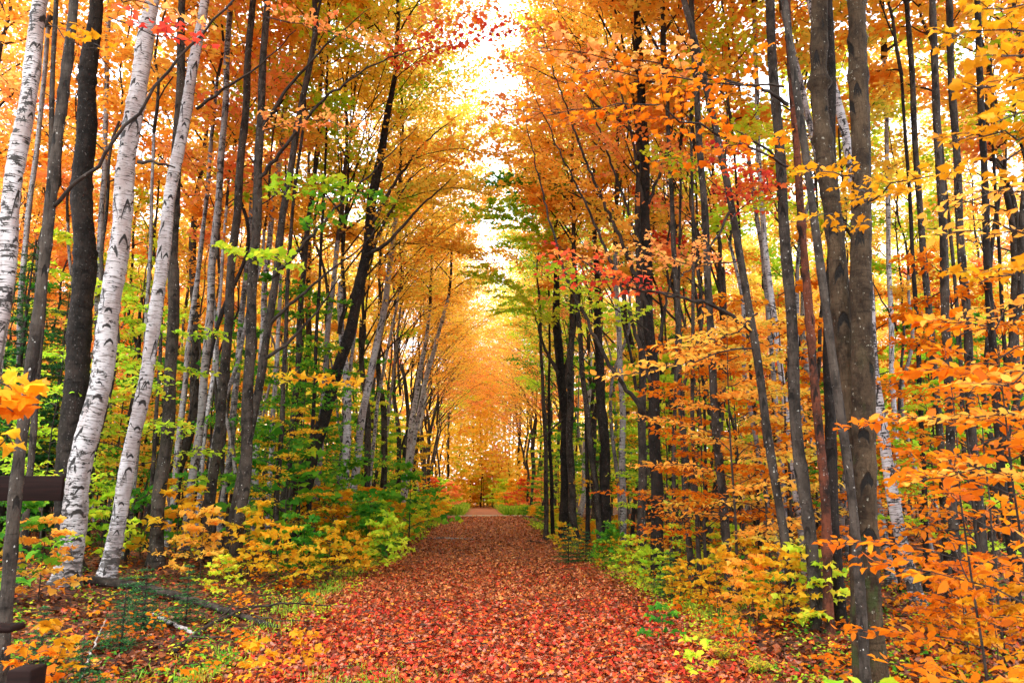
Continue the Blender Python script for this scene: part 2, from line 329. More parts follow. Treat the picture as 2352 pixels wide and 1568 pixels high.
litter('fallen_leaves', LM['litterfar'], 40000, trail_x, 12, 57, .062, 2, label='brownish red fallen leaves covering the far path')
def side_x(rng, n, y):
    s = np.where(rng.random(n) < .5, -1, 1); w = np.minimum(1.5+y*.72, 26)
    return XC+s*(2.2+rng.random(n)**1.2*w)
litter('fallen_leaves', LM['litterside'], 75000, side_x, 3.0, 24, .064, 3, label='brown and orange fallen leaves on the forest floor beside the path')
litter('fallen_leaves', LM['litterside'], 30000, side_x, 20, 60, .10, 4, label='brown fallen leaves far off on the forest floor')
# grass along the verges
def grass(n, xf, y0, y1, h, seed, label):
    rng = np.random.default_rng(seed); k = n//9
    y = y0+(y1-y0)*rng.random(k)**1.3; x = xf(rng, k, y)
    x = np.repeat(x, 9)+rng.normal(0, .05, k*9); y = np.repeat(y, 9)+rng.normal(0, .05, k*9)
    P = np.stack([x, y, gz(x, y)], -1); D = np.array([0, 0, 1.0])+rn(rng, k*9, .35); a = rn(rng, k*9)
    me = leaf_mesh('grass', P, np.cross(D, a), D, rng.uniform(.5, 1.2, k*9)*h, (NEEDLE[0]*np.array([.6, 1, 1]), NEEDLE[1]), np.clip(rng.normal(.45, .25, k*9), 0, 1))
    tag(link('grass', me, LM['grass']), label, 'grass', kind='stuff')
grass(4500, lambda r, n, y: XC-2.5-np.abs(r.normal(0, .28, n)), 6, 50, .10, 5, 'thin green grass along the left edge of the path')
grass(4000, lambda r, n, y: XC+2.6+np.abs(r.normal(0, .3, n)), 9, 50, .10, 6, 'thin green grass along the right edge of the path')
grass(34000, lambda r, n, y: np.where(r.random(n) < .6, -1.1-np.abs(r.normal(0, 1.8, n)), 2.0+np.abs(r.normal(0, 1.6, n))), 59, 88, .6, 7, 'bright green grass beyond the gravel crossing at the far end of the path')
grass(700, lambda r, n, y: XC-1.2+r.normal(0, .3, n), 6.6, 7.6, .07, 8, 'small green grass patch growing through the leaves on the near path')
# ground cover: little herbs and creeping plants, uncountable
def herbs(name, n, xf, y0, y1, col, seed, label, h=.13, sz=.045):
    rng = np.random.default_rng(seed); k = n//14; y = y0+(y1-y0)*rng.random(k)**1.25; x = xf(rng, k, y); m = rng.random(k)
    P = np.repeat(np.stack([x, y], -1), 14, 0)+rng.normal(0, .09, (k*14, 2)); z = gz(P[:, 0], P[:, 1])+.02+h*rng.random(k*14)*np.repeat(.5+m, 14)
    N, D = leaf_dirs(rng, k*14, .4)
    me = leaf_mesh(name, np.column_stack([P, z]), N, D, rng.uniform(.6, 1.3, k*14)*sz*(1+np.clip(P[:, 1]-10, 0, 50)*.03), BEECH if sz < .05 else MAPLE, np.clip(np.repeat(m, 14)*.6+rng.random(k*14)*.4, 0, 1), rng.uniform(-.2, .5, k*14))
    tag(link(name, me, LM[col]), label, 'ground cover', kind='stuff')
Lx = lambda a, b, e=1.6: (lambda r, n, y: XC-(a+(b-a)*r.random(n)**e*(.4+y*.05)))
Rx = lambda a, b, e=1.6: (lambda r, n, y: XC+(a+(b-a)*r.random(n)**e*(.4+y*.05)))
herbs('ground_cover', 4200, Lx(2.2, 7), 3.6, 40, 'lime', 61, 'yellow-green herbs low on the forest floor left of the path')
herbs('ground_cover', 7000, Lx(2.6, 9), 4.2, 40, 'green', 62, 'green creeping plants on the forest floor left of the path', .10)
herbs('ground_cover', 1300, Lx(2.4, 8, 1), 6, 30, 'deep', 63, 'low orange seedlings on the forest floor left of the path', .22, .06)
herbs('ground_cover', 6000, Rx(2.3, 6), 5, 40, 'lime', 64, 'yellow-green herbs low on the ground right of the path', .16)
herbs('ground_cover', 8000, Rx(2.3, 8, 1), 5, 40, 'green', 65, 'green creeping plants on the ground right of the path', .14)
herbs('ground_cover', 5000, Rx(2.5, 8, 1), 4.5, 30, 'deep', 66, 'low orange seedlings on the ground right of the path', .28, .06)
# ------------------------------------------------------------------ crowns
def path_curve(rng, p0, az, el0, el1, L, n=7, wob=.06):
    P = [np.array(p0, float)]; a = az
    for i in range(n-1):
        e = el0+(el1-el0)*i/(n-2); a += rng.normal(0, wob); e += rng.normal(0, wob)
        P.append(P[-1]+np.array([math.cos(a)*math.cos(e), math.sin(a)*math.cos(e), math.sin(e)])*L/(n-1))
    return np.array(P)
def grow_crown(seed, H=9, R=3.6, limbs=14, el=(35, 68), subs=8, lpt=16, lsize=.12, tpl=DIAM, bias=0, r0=.07, lead=True, tw=4, prof=None, spread=.13, name='crown', arch=-12, first=.02):
    rng = np.random.default_rng(seed); mb = MB(); A = []; B = []; K = []
    zs = np.linspace(0, H, 10); ld = np.stack([np.cumsum(rng.normal(0, .05, 10)), np.cumsum(rng.normal(0, .05, 10)), zs], -1); ld[0] = 0
    if lead: mb.tube(ld, r0*(1-zs/H*.88), 6)
    az = rng.uniform(0, 6.28)
    for i in range(limbs):
        t = first+(.95-first)*i/(limbs-1); az += 2.4+rng.normal(0, .3); a = az
        if bias: a = math.atan2(math.sin(az)*.75, math.cos(az)*.55+bias)
        pr = (prof(t) if prof else math.sin(math.pi*min(.97, .30+.66*t))**.8)
        e0 = math.radians(el[0]+(el[1]-el[0])*t+rng.normal(0, 5)); bo = 1+(.55*bias*math.cos(a) if bias else 0)
        L = R*pr*bo*rng.uniform(.8, 1.15)/max(.45, math.cos(e0))
        L = min(L, R*1.9)
        base = np.array([np.interp(t*H, zs, ld[:, k]) for k in range(3)])
        P = path_curve(rng, base, a, e0+math.radians(4), e0+math.radians(arch), L)
        rb = r0*.52*(1-t*.75); mb.tube(P, np.linspace(rb, .006, 7), 5, cap=False)
        for j in range(subs):
            s = .22+.78*(j+rng.random()*.6)/subs; q = s*6; k = min(5, int(q)); p = P[k]+(P[k+1]-P[k])*(q-k)
            dv = P[k+1]-P[k]; da = math.atan2(dv[1], dv[0])+(1 if j % 2 else -1)*rng.uniform(.5, 1.0)
            de = math.atan2(dv[2], np.hypot(dv[0], dv[1]))*rng.uniform(.25, .8)
            Ls = L*.42*(1.15-s*.75)*rng.uniform(.7, 1.2); Q = path_curve(rng, p, da, de, de-.3, Ls, 5, .15)
            mb.tube(Q, np.linspace(rb*.35*(1.1-s*.6), .004, 5), 3, cap=False)
            tn = rng.random()
            for m in range(tw):
                ft = .25+.75*(m+rng.random())/tw; qq = min(3.99, ft*4); kk = int(qq); pa = Q[kk]+(Q[kk+1]-Q[kk])*(qq-kk)
                da2 = da+(1 if m % 2 else -1)*rng.uniform(.4, 1.2); tl = rng.uniform(.25, .6)*min(1.2, Ls)
                A.append(pa); B.append(pa+np.array([math.cos(da2), math.sin(da2), rng.normal(.0, .18)])*tl); K.append(tn)
    A = np.array(A); B = np.array(B); K = np.array(K); n = len(A)*lpt; idx = np.repeat(np.arange(len(A)), lpt)
    for i in range(0, len(A), 2): mb.tube(np.array([A[i], B[i]]), [.005, .003], 3, cap=False)
    t = rng.random(n)[:, None]; P = A[idx]+(B[idx]-A[idx])*t+rn(rng, n, spread)*np.array([1, 1, .55])
    N, D = leaf_dirs(rng, n, .55)
    tint = np.clip(K[idx]*.5+rng.random(n)*.35+.25*(P[:, 2]/H), 0, 1)
    return mb.build(name+'_wood'), leaf_mesh(name, P, N, D, lsize*rng.uniform(.7, 1.2, n), tpl, tint)
# ------------------------------------------------------------------ trunks
def trunk_mesh(path, rad, sides=12, seed=0, step=.25, flare=1.5, knots=.0, wob=.02):
    rng = np.random.default_rng(seed); path = np.asarray(path, float); rad = np.asarray(rad, float)
    d = np.concatenate([[0], np.cumsum(np.linalg.norm(np.diff(path, axis=0), axis=1))]); n = max(6, int(d[-1]/step))
    s = np.linspace(0, d[-1], n); k = max(1, int(.8/step))
    P = np.stack([np.interp(s, d, path[:, i]) for i in range(3)], -1); R = np.interp(s, d, rad)
    ker = np.ones(2*k+1)/(2*k+1)
    for i in range(3):
        x = np.concatenate([2*P[0, i]-P[k:0:-1, i], P[:, i], 2*P[-1, i]-P[-2:-k-2:-1, i]]); P[:, i] = np.convolve(x, ker, 'valid')
    ph = rng.uniform(0, 6, 6)
    P[:, 0] += R*(.22*np.sin(s*1.1+ph[0])+.16*np.sin(s*2.7+ph[1])); P[:, 1] += R*(.25*np.sin(s*.9+ph[2])+.15*np.sin(s*2.3+ph[3]))
    R = R*(1+(flare-1)*np.exp(-s/.22))
    R = R*(1+.04*np.sin(s*5+ph[4])+rng.normal(0, wob, n))
    if knots:
        for q in rng.uniform(.5, d[-1], int(d[-1]*2.2)): R = R*(1+knots*rng.uniform(.4, 1.5)*np.exp(-((s-q)/.045)**2))
    th = np.linspace(0, 6.283, sides, endpoint=False)
    bump = 1+.05*np.sin(3*th[None]+ph[5]+s[:, None]*.4)+.22*np.exp(-s[:, None]/.25)*np.sin(5*th[None]+ph[0])+rng.normal(0, wob, (n, sides))
    mb = MB(); mb.tube(P, R, sides, bump=bump); return mb, P, R, s
LEAF_FILL = {}
print('helpers ok')
# ------------------------------------------------------------------ crown library
CR = {}
def lib(key, **kw): CR[key] = grow_crown(**kw)
for i, s in enumerate((11, 12, 13)):
    lib(('full', i), seed=s, H=9.5, R=3.8, limbs=16, subs=9, lpt=12, lsize=.12, name='maple_crown')
for i, s in enumerate((24, 25)):
    lib(('over', i), seed=s, H=9.5, R=4.9, limbs=17, subs=9, lpt=15, lsize=.13, bias=.7, el=(42, 72), name='overhanging_crown', arch=-20)
for i, s in enumerate((21, 22, 23)):
    lib(('edge', i), seed=s, H=9.5, R=3.3, limbs=18, subs=9, lpt=11, lsize=.11, bias=.6, el=(48, 72), name='arching_crown', arch=-18)
for i, s in enumerate((31, 32)):
    lib(('slim', i), seed=s, H=8, R=2.2, limbs=14, subs=7, lpt=15, lsize=.12, el=(30, 65), name='slim_crown')
for i, s in enumerate((41, 42)):
    lib(('big', i), seed=s, H=11, R=4.6, limbs=18, subs=11, lpt=13, lsize=.19, name='broad_crown')
CR['pole', 0] = grow_crown(51, H=4.5, R=1.3, limbs=9, subs=5, lpt=13, lsize=.12, el=(35, 65), r0=.034, name='pole_crown', tw=3)
def reach(me):
    v = np.empty(len(me.vertices)*3, np.float32); me.vertices.foreach_get('co', v); v = v.reshape(-1, 3); return float(np.percentile(v[:, 0], 96))
REACH = {k: reach(v[1]) for k, v in CR.items()}
print('crowns ok', {k: round(r, 1) for k, r in REACH.items() if k[0] in ('edge', 'over')}, [len(v[1].polygons) for v in CR.values()])
def crown(parent, key, col, loc, rz, s, wood='twig'):
    w, l = CR[key]
    a = link('limb_framework', w, BK[wood], parent, loc); a.rotation_euler = (0, 0, rz); a.scale = (s,)*3
    b = link('crown', l, LM[col], parent, loc); b.rotation_euler = (0, 0, rz); b.scale = (s,)*3
    return a, b
# ------------------------------------------------------------------ sprays: a branch with flat side twigs and paired leaves
def spray_geo(rng, path, r0, side, nside, per, lsize, mb, acc, start=.15, hang=.1, droop=-.15):
    path = np.asarray(path, float); n = len(path); mb.tube(path, np.linspace(r0, .0025, n), 5, cap=False)
    for j in range(nside):
        s = start+(1-start)*(j+.6*rng.random())/nside; q = min(n-1.001, s*(n-1)); k = int(q); p = path[k]+(path[k+1]-path[k])*(q-k)
        dv = path[k+1]-path[k]; da = math.atan2(dv[1], dv[0])+(1 if j % 2 else -1)*rng.uniform(.45, .95)
        if j == nside-1: da = math.atan2(dv[1], dv[0])
        L = side*(1.15-.65*s)*rng.uniform(.6, 1.15); Q = path_curve(rng, p, da, rng.normal(.1, .12), droop, L, 4, .12)
        mb.tube(Q, np.linspace(max(.0025, r0*.3), .0018, 4), 3, cap=False)
        m = max(2, int(per*L/side)); t = (np.arange(m)+rng.random(m)*.5+.3)/m; qq = np.clip(t*3, 0, 2.999); kk = qq.astype(int)
        P = Q[kk]+(Q[kk+1]-Q[kk])*(qq-kk)[:, None]
        sd = np.where(np.arange(m) % 2, 1, -1)*rng.uniform(.5, 1.2, m); aa = da+sd
        D = np.stack([np.cos(aa), np.sin(aa), rng.normal(-hang, .25, m)], -1)
        N = np.array([0, 0, 1.0])+rn(rng, m, .48); tn = rng.random()
        acc.append((P+D*lsize*.25, N, D, lsize*rng.uniform(.65, 1.2, m), np.clip(tn*.45+rng.random(m)*.55, 0, 1)))
def acc_mesh(name, acc, tpl, curl=.15):
    P, N, D, S, T = [np.concatenate([a[i] for a in acc]) for i in range(5)]
    curl = np.random.default_rng(len(P)).uniform(-.45, .7, len(P))
    return leaf_mesh(name, P, N, D, S, tpl, T, curl)
def sapling_lib(seed, h, tpl, lsize, nspray=12, side=.55, per=9, nside=9, z0=.2, Lf=.38, r0=.022, lean=.04, el=.35):
    rng = np.random.default_rng(seed); st = MB(); mb = MB(); acc = []
    zs = np.linspace(0, h, 9); P = np.stack([np.cumsum(rng.normal(0, lean*h/9, 9)), np.cumsum(rng.normal(0, lean*h/9, 9)), zs], -1); P[0] = 0
    st.tube(P, r0*(1-zs/h*.85), 6); az = rng.uniform(0, 6)
    for i in range(nspray):
        t = z0+(1-z0)*i/nspray; az += 2.4+rng.normal(0, .4); p = np.array([np.interp(t*h, zs, P[:, k]) for k in range(3)])
        L = h*Lf*(1.1-.7*t)*rng.uniform(.7, 1.15)
        spray_geo(rng, path_curve(rng, p, az, el+rng.normal(0, .12), -.05, L, 6, .1), r0*.4, side*L/(h*Lf), nside, per, lsize, mb, acc)
    return st.build('sapling_stem'), mb.build('sapling_twigs'), acc_mesh('sapling_foliage', acc, tpl)
SP = {}
for i in range(4): SP['beech', i] = sapling_lib(100+i, 4.2, BEECH, .095, nspray=18, per=13, nside=11, Lf=.42, side=.75, r0=.024)
for i in range(3): SP['maple', i] = sapling_lib(120+i, 5.0, MAPLE, .115, nspray=16, per=10, nside=10, Lf=.40, side=.8, r0=.028)
for i in range(4): SP['far', i] = sapling_lib(140+i, 6.0, SPADE, .13, nspray=20, per=12, nside=11, Lf=.40, side=1.0, r0=.035)
for i in range(3): SP['low', i] = sapling_lib(160+i, 1.5, MAPLE, .13, nspray=12, per=6, nside=6, Lf=.62, side=.40, r0=.012, z0=.12, el=.5)
for i in range(2): SP['seedling', i] = sapling_lib(170+i, .75, MAPLE, .10, nspray=7, per=4, nside=3, Lf=.5, side=.18, r0=.006, z0=.3, el=.5)
for i in range(2): SP['near', i] = sapling_lib(190+i, 3.6, BEECH, .115, nspray=12, per=9, nside=8, Lf=.42, side=.6, r0=.016)
for i in range(3): SP['bush', i] = sapling_lib(180+i, 1.3, SPADE, .11, nspray=20, per=10, nside=8, Lf=.70, side=.45, r0=.014, z0=.05, el=.6)
def fir_lib(seed, h, w):
    rng = np.random.default_rng(seed); st = MB(); mb = MB(); P_, N_, D_, S_, T_ = [], [], [], [], []
    st.tube(np.array([(0, 0, 0), (.01, 0, h*.5), (0, .01, h)]), [h*.012+.006, h*.008+.003, .003], 6)
    nw = int(6+h*3.2)
    for i in range(nw):
        t = .08+.9*i/nw; k = 5; a0 = rng.uniform(0, 6)
        for j in range(k):
            a = a0+j*6.283/k+rng.normal(0, .2); L = w*(1.02-t)**.8*rng.uniform(.75, 1.1)
            Q = path_curve(rng, (0, 0, t*h), a, .12, -.12, L, 5, .05); mb.tube(Q, np.linspace(.006+L*.006, .002, 5), 3, cap=False)
            segs = [(Q[m], Q[m+1], a) for m in range(1, 4)]
            ns = max(3, int(L/.09))
            for m in range(ns):
                f = .15+.85*m/ns; q = min(3.99, f*4); kk = int(q); p = Q[kk]+(Q[kk+1]-Q[kk])*(q-kk); aa = a+(1 if m % 2 else -1)*.85
                segs.append((p, p+np.array([math.cos(aa), math.sin(aa), -.08])*L*.42*(1.1-f), aa))
            for p, q, aa in segs:
                ln = np.linalg.norm(q-p); c = max(5, int(ln/.008)); u = rng.random(c)[:, None]; P = p+(q-p)*u
                sd = np.where(rng.random(c) < .5, 1, -1)*rng.uniform(.6, 1.3, c)+aa
                P_.append(P); D_.append(np.stack([np.cos(sd), np.sin(sd), rng.normal(.1, .25, c)], -1)); N_.append(np.array([0, 0, 1.0])+rn(rng, c, .4))
                S_.append(rng.uniform(.03, .05, c)*(1+.25*(h > 2))); T_.append(rng.random(c))
    return st.build('fir_stem'), mb.build('fir_twigs'), leaf_mesh('fir_needles', np.concatenate(P_), np.concatenate(N_), np.concatenate(D_), np.concatenate(S_), (NEEDLE[0]*np.array([2.2, 1, 1]), NEEDLE[1]), np.concatenate(T_))
SP['fir', 0] = fir_lib(201, 1.0, .55); SP['fir', 1] = fir_lib(202, 1.4, .6); SP['fir', 2] = fir_lib(203, 6.5, 1.9)
print('plants ok')
NM = {'near': ('beech_sapling', 'sapling'), 'beech': ('beech_sapling', 'sapling'), 'maple': ('maple_sapling', 'sapling'), 'far': ('slender_sapling', 'sapling'), 'low': ('maple_shrub', 'shrub'),
      'seedling': ('maple_seedling', 'seedling'), 'bush': ('leafy_bush', 'bush'), 'fir': ('fir_seedling', 'young fir')}
def plant(key, col, x, y, label, group=None, s=1.0, rz=None, rng=random, name=None, cat=None, twig='twig'):
    nm, ct = NM[key[0]]; t = thing(name or nm, label, cat or ct, (x, y, float(gz(x, y))-.01), rng.uniform(0, 6.28) if rz is None else rz, s, group)
    st, tw, lf = SP[key]
    link('stem', st, BK['twig'], t); link('twig_framework', tw, BK[twig], t); link('foliage', lf, LM[col], t); return t
# ------------------------------------------------------------------ trees one can tell apart (positions measured on the photograph, each at its own distance)
SIDES = lambda d: 26 if d < 12 else (16 if d < 20 else 10)
def tree(name, label, bark, dep, pts, w, ck=None, col='orange', ztop=10.5, cs=1.0, crz=0, group=None, cat='tree', knots=.05, taper=.8, flare=1.5, seed=0, vert=.6):
    """pts bottom -> top on the photo grid; the stem is carried down to the ground and up to ztop"""
    P = [U(px, py, dep) for px, py in pts]
    d = P[1]-P[0]; d = d/max(.2, d[2]); b = P[0]
    for _ in range(8):
        z = float(gz(b[0], b[1]))-.06; b = b-d*(b[2]-z)
    if P[0][2]-b[2] > .05: P.insert(0, b)
    else: P[0] = b
    d = P[-1]-P[-2]; d = d/np.linalg.norm(d)
    while P[-1][2] < ztop:
        d = nrm(d*np.array([vert**.5, vert**.5, 1])); P.append(P[-1]+d*min(1.5, max(.3, ztop-P[-1][2])))
    P = np.array(P); root = P[0].copy(); r = w/2/F_PX*P[0][1]/math.sqrt(1+((pts[0][0]-CX)/F_PX)**2)
    zz = P[:, 2]; z0, z1 = zz[0], max(zz[-1], 9.0)
    rad = r*(1.15-(1.15-taper)*(zz-z0)/(z1-z0))
    if ck: rad = np.where(zz > zz[-1]-3.2, np.minimum(rad, .066*cs+(rad-.066*cs)*np.clip((zz[-1]-zz)/3.2, 0, 1)**.8), rad)
    t = thing(name, label, cat, root, group=group)
    mb, PP, RR, s = trunk_mesh(P-root, rad, SIDES(dep), seed or int(abs(pts[0][0])*7+dep), .06 if dep < 14 else .15, flare, knots)
    link('trunk', mb.build('trunk'), BK[bark], t)
    if ck:
        sc = cs; tp = PP[-1]; crown(t, ck, col, tp-np.array([0, 0, .05]), crz, sc, 'twig')
        t['_r'] = float(RR[-1])
        del t['_r']
    return t, PP+root, RR
def limb(t, path, r0, mat='twig', tip=.006, name='branch', sides=7, seed=0):
    """a branch given as photo points with a distance: (px, py, depth)"""
    root = np.array(t.location); P = np.array([U(*p) for p in path])-root
    d = np.concatenate([[0], np.cumsum(np.linalg.norm(np.diff(P, axis=0), axis=1))]); n = max(8, int(d[-1]/.12)); s = np.linspace(0, d[-1], n)
    rng = np.random.default_rng(seed+int(abs(path[0][0]))); Q = np.stack([np.interp(s, d, P[:, i]) for i in range(3)], -1)
    for _ in range(3): Q[1:-1] = (Q[:-2]+Q[1:-1]*2+Q[2:])/4
    Q[1:-1] += rng.normal(0, .012, (n-2, 3)); mb = MB(); mb.tube(Q, np.linspace(r0, tip, n), sides)
    return link(name, mb.build('branch'), BK[mat], t), Q+root
def pole(name, label, bark, dep, pts, w, col, ztop=8.5, seed=0):
    t, PP, RR = tree(name, label, bark, dep, pts, w, None, col, ztop, knots=.08, seed=seed, taper=.6)
    r = np.array(PP[-1])-np.array(t.location); crown(t, ('pole', 0), col, r-np.array([0, 0, .05]), seed, 1.1); return t
def leafy(t, path, col, r0=.02, side=.5, nside=10, per=7, lsize=.1, tpl=MAPLE, seed=0, n=10, start=.1, parent=None, sag=0):
    """a leafy spray: photo points with distance; the twig and its leaves are parts of the tree"""
    root = np.array(t.location); P = np.array([U(*p) for p in path])-root
    d = np.concatenate([[0], np.cumsum(np.linalg.norm(np.diff(P, axis=0), axis=1))]); s = np.linspace(0, d[-1], n)
    Q = np.stack([np.interp(s, d, P[:, i]) for i in range(3)], -1); rng = np.random.default_rng(seed+int(abs(path[0][0])+abs(path[0][1])))
    Q[1:-1] += rng.normal(0, .02, (n-2, 3)); mb = MB(); acc = []
    spray_geo(rng, Q, r0, side, nside, per, lsize, mb, acc, start)
    b = link('branch', mb.build('leafy_branch'), BK['twig'], t)
    f = link('foliage', acc_mesh('spray_foliage', acc, tpl), LM[col], b); return b
T = {}
R90 = math.pi
def add(k, *a, **kw): T[k] = tree(*a, **kw)
# ---- left side
add('L1', 'birch_tree', 'white birch leaning right at the far left edge, cut off by the frame low down', 'birch', 9.5, [(-25, 900), (0, 740), (30, 480), (62, 230), (92, 0)], 47, ('big', 0), 'orange', 10.5)
add('L2', 'maple_tree', 'slim grey maple in front of the brown board, forking with a long dark branch', 'grey', 5.9, [(2, 1480), (14, 1290), (60, 1000), (88, 720), (112, 480), (150, 200), (167, -20)], 28, ('slim', 0), 'orange', 7.5, knots=.12)
add('L3', 'maple_tree', 'thin grey maple between the leftmost birch and the black trunk', 'grey', 11, [(50, 1280), (78, 1000), (100, 700), (112, 450), (122, 180), (128, 0)], 15, ('slim', 1), 'gold', 9.5)
add('L4', 'maple_tree', 'thick near-black trunk behind the big white birch on the left', 'dark', 13.0, [(160, 1200), (168, 1000), (180, 720), (196, 400), (207, 150), (214, 0)], 56, ('big', 1), 'salmon', 11.5, knots=.06)
add('L5', 'birch_tree', 'widest white birch with black chevron scars and dark rough base, left of the path', 'birch', 11.5, [(160, 1300), (190, 1110), (222, 880), (262, 620), (300, 330), (325, 160), (348, 0)], 50, ('big', 0), 'orange', 11.5, knots=.04)
add('L6', 'birch_tree', 'clean white birch just right of the widest birch', 'birch', 12.5, [(262, 1260), (300, 1060), (350, 750), (388, 480), (432, 240), (468, 0)], 32, ('big', 1), 'gold', 12, crz=1.2)
add('L7', 'birch_tree', 'thin white birch standing behind the leftmost birch', 'birch2', 16, [(30, 1100), (52, 640), (72, 440), (98, 200), (112, 60)], 15, ('slim', 0), 'orange', 9.5)
add('L8', 'birch_tree', 'narrow grey birch seen between the black trunk and the widest birch', 'birch2', 18, [(205, 1150), (222, 800), (233, 520), (243, 250), (252, 0)], 15, ('full', 0), 'salmon', 11)
add('L9', 'maple_tree', 'dark grey maple trunk immediately right of the clean white birch', 'grey', 14, [(365, 1230), (380, 1000), (396, 720), (404, 430), (412, 200), (418, 0)], 28, ('full', 1), 'orange', 11)
add('L10', 'birch_tree', 'grey mottled birch, second pale stem right of the clean white birch', 'birch2', 16, [(430, 1230), (455, 1000), (482, 720), (500, 480), (518, 200), (530, 0)], 18, ('full', 2), 'orange', 11.5)
add('L11', 'maple_tree', 'dark straight trunk with the mottled birch close on its left', 'grey', 15.5, [(478, 1210), (507, 950), (533, 620), (558, 300), (582, 0)], 21, ('full', 0), 'gold', 11.5)
add('L12', 'birch_tree', 'spotted grey birch rising behind yellow saplings left of the path', 'birch2', 19, [(515, 1140), (545, 870), (565, 620), (580, 430)], 15, ('slim', 0), 'gold', 9)
add('L13', 'maple_tree', 'dark brown trunk crossing the leaning grey stem left of the path', 'grey', 14, [(542, 1250), (570, 1000), (578, 700), (597, 330), (612, 0)], 24, ('edge', 0), 'gold', 9.5, cs=.9)
add('L14', 'birch_tree', 'pale slender birch high between dark stems, left of the path', 'birch', 20, [(590, 1050), (605, 700), (632, 430), (660, 200), (680, 30)], 14, ('full', 1), 'gold', 12)
add('L15', 'maple_tree', 'grey maple leaning right behind the yellow shrubs', 'grey', 15, [(520, 1270), (560, 1080), (600, 850), (636, 620), (664, 400), (695, 220), (728, 60)], 19, ('edge', 1), 'orange', 10, cs=.85)
add('L16', 'maple_tree', 'thin grey maple with a crook midway, left of the black leaning trunk', 'grey', 19, [(655, 1140), (680, 900), (690, 720), (706, 520), (735, 300)], 14, ('full', 2), 'gold', 8.5, cs=.9)
add('L17', 'maple_tree', 'nearly black maple trunk leaning over toward the path from the left', 'dark', 19, [(688, 1180), (722, 1040), (758, 920), (806, 740), (842, 580), (868, 400), (890, 260), (906, 170)], 26, ('slim', 0), 'gold', 9.5, cs=.95, vert=.5)
add('L18', 'birch_tree', 'white birch leaning right beside the green bushes at the left verge', 'birch', 23, [(800, 1190), (826, 1020), (846, 880), (872, 760), (893, 640), (912, 480)], 17, ('slim', 1), 'gold', 9, vert=.7)
add('L19', 'birch_tree', 'farther white birch, left stem of a close pair near the left verge', 'birch', 31, [(930, 1110), (944, 980), (960, 890), (975, 800)], 13, ('slim', 0), 'orange', 9)
add('L20', 'birch_tree', 'farther white birch, right stem of a close pair near the left verge', 'birch', 31.5, [(936, 1110), (958, 960), (980, 860), (1008, 770)], 12, ('slim', 1), 'gold', 9.5)
add('L21', 'birch_tree', 'slim birch just left of the black leaning trunk, green leaves around it', 'birch2', 20, [(728, 1130), (742, 900), (752, 780), (770, 620)], 13, ('slim', 1), 'lime', 8)
# ---- right side
add('R1', 'maple_tree', 'thick olive-brown trunk in the right foreground, right half of the joined pair', 'brown', 6.0, [(2010, 1560), (1996, 1300), (1984, 950), (1976, 600), (1974, 300), (1974, -20)], 52, ('big', 0), 'orange', 9, knots=.13, flare=1.3)
add('R2', 'maple_tree', 'thick olive-brown trunk in the right foreground, left half of the joined pair', 'brown', 6.15, [(1992, 1560), (1975, 1320), (1960, 1040), (1936, 760), (1912, 520), (1892, 260), (1881, -20)], 47, ('big', 1), 'orange', 9, knots=.15, flare=1.3)
add('R3', 'maple_tree', 'slender grey stem crossing in front of the joined pair of brown trunks', 'grey', 5.85, [(1985, 1480), (1972, 1260), (1945, 1070), (1925, 860), (1886, 640), (1858, 420), (1830, 200), (1796, -20)], 21, ('slim', 0), 'gold', 7.5)
add('R4', 'maple_tree', 'grey lichen-spotted maple at the left of the right-hand clump', 'grey', 9.0, [(1880, 1400), (1850, 1150), (1828, 960), (1812, 700), (1796, 420), (1782, 200), (1768, -20)], 27, ('big', 0), 'orange', 10, crz=2)
add('R5', 'dead_tree', 'dead stem with red-brown peeling bark and a broken stub low down', 'snag', 8.8, [(1904, 1420), (1896, 1210), (1880, 1000), (1864, 820), (1852, 620), (1838, 430), (1818, 200), (1806, 0)], 20, ('slim', 1), 'orange', 8.5, cat='dead tree', knots=.2)
add('R6', 'maple_tree', 'black-brown trunk just left of the joined brown pair', 'dark', 9.2, [(1925, 1430), (1915, 1200), (1910, 1000), (1905, 800), (1910, 560), (1908, 300), (1905, 0)], 26, ('big', 1), 'salmon', 10, crz=1)
add('R7', 'maple_tree', 'curving grey maple with pale lichen, leaning left, left of the right-hand clump', 'grey', 9.5, [(1826, 1400), (1798, 1230), (1765, 980), (1732, 770), (1702, 600), (1660, 380), (1625, 200), (1580, 40), (1565, -20)], 19, ('slim', 0), 'orange', 9)
add('R8', 'maple_tree', 'straight dark grey maple, its top joining the curving maple, right of the path', 'grey', 12, [(1676, 1350), (1652, 1080), (1636, 800), (1620, 560), (1605, 320), (1595, 100), (1588, -20)], 18, ('full', 0), 'orange', 9.5, cs=.9)
add('R9', 'maple_tree', 'tall dark trunk at the right verge, black and thick at its base', 'dark', 15.2, [(1516, 1310), (1508, 1150), (1500, 950), (1492, 700), (1482, 450), (1472, 200), (1464, 0)], 25, ('edge', 0), 'salmon', 9.5, crz=R90, cs=1.05)
add('R9b', 'maple_tree', 'grey maple close on the left of the black-based trunk', 'grey', 16.5, [(1478, 1200), (1474, 950), (1470, 700), (1466, 500), (1466, 330)], 18, ('edge', 2), 'salmon', 8.5, crz=R90)
add('R10', 'maple_tree', 'dark trunk forking at mid height, nearest the path on the right', 'dark', 25, [(1300, 1190), (1300, 1080), (1296, 960), (1292, 880), (1282, 790), (1278, 690), (1272, 560)], 22, ('slim', 1), 'lime', 9.5, knots=.1)
add('R11', 'maple_tree', 'grey-brown trunk pressed against the right of the forking dark trunk', 'grey', 24.5, [(1320, 1200), (1312, 1080), (1306, 950), (1310, 820), (1316, 700)], 16, ('slim', 0), 'orange', 9)
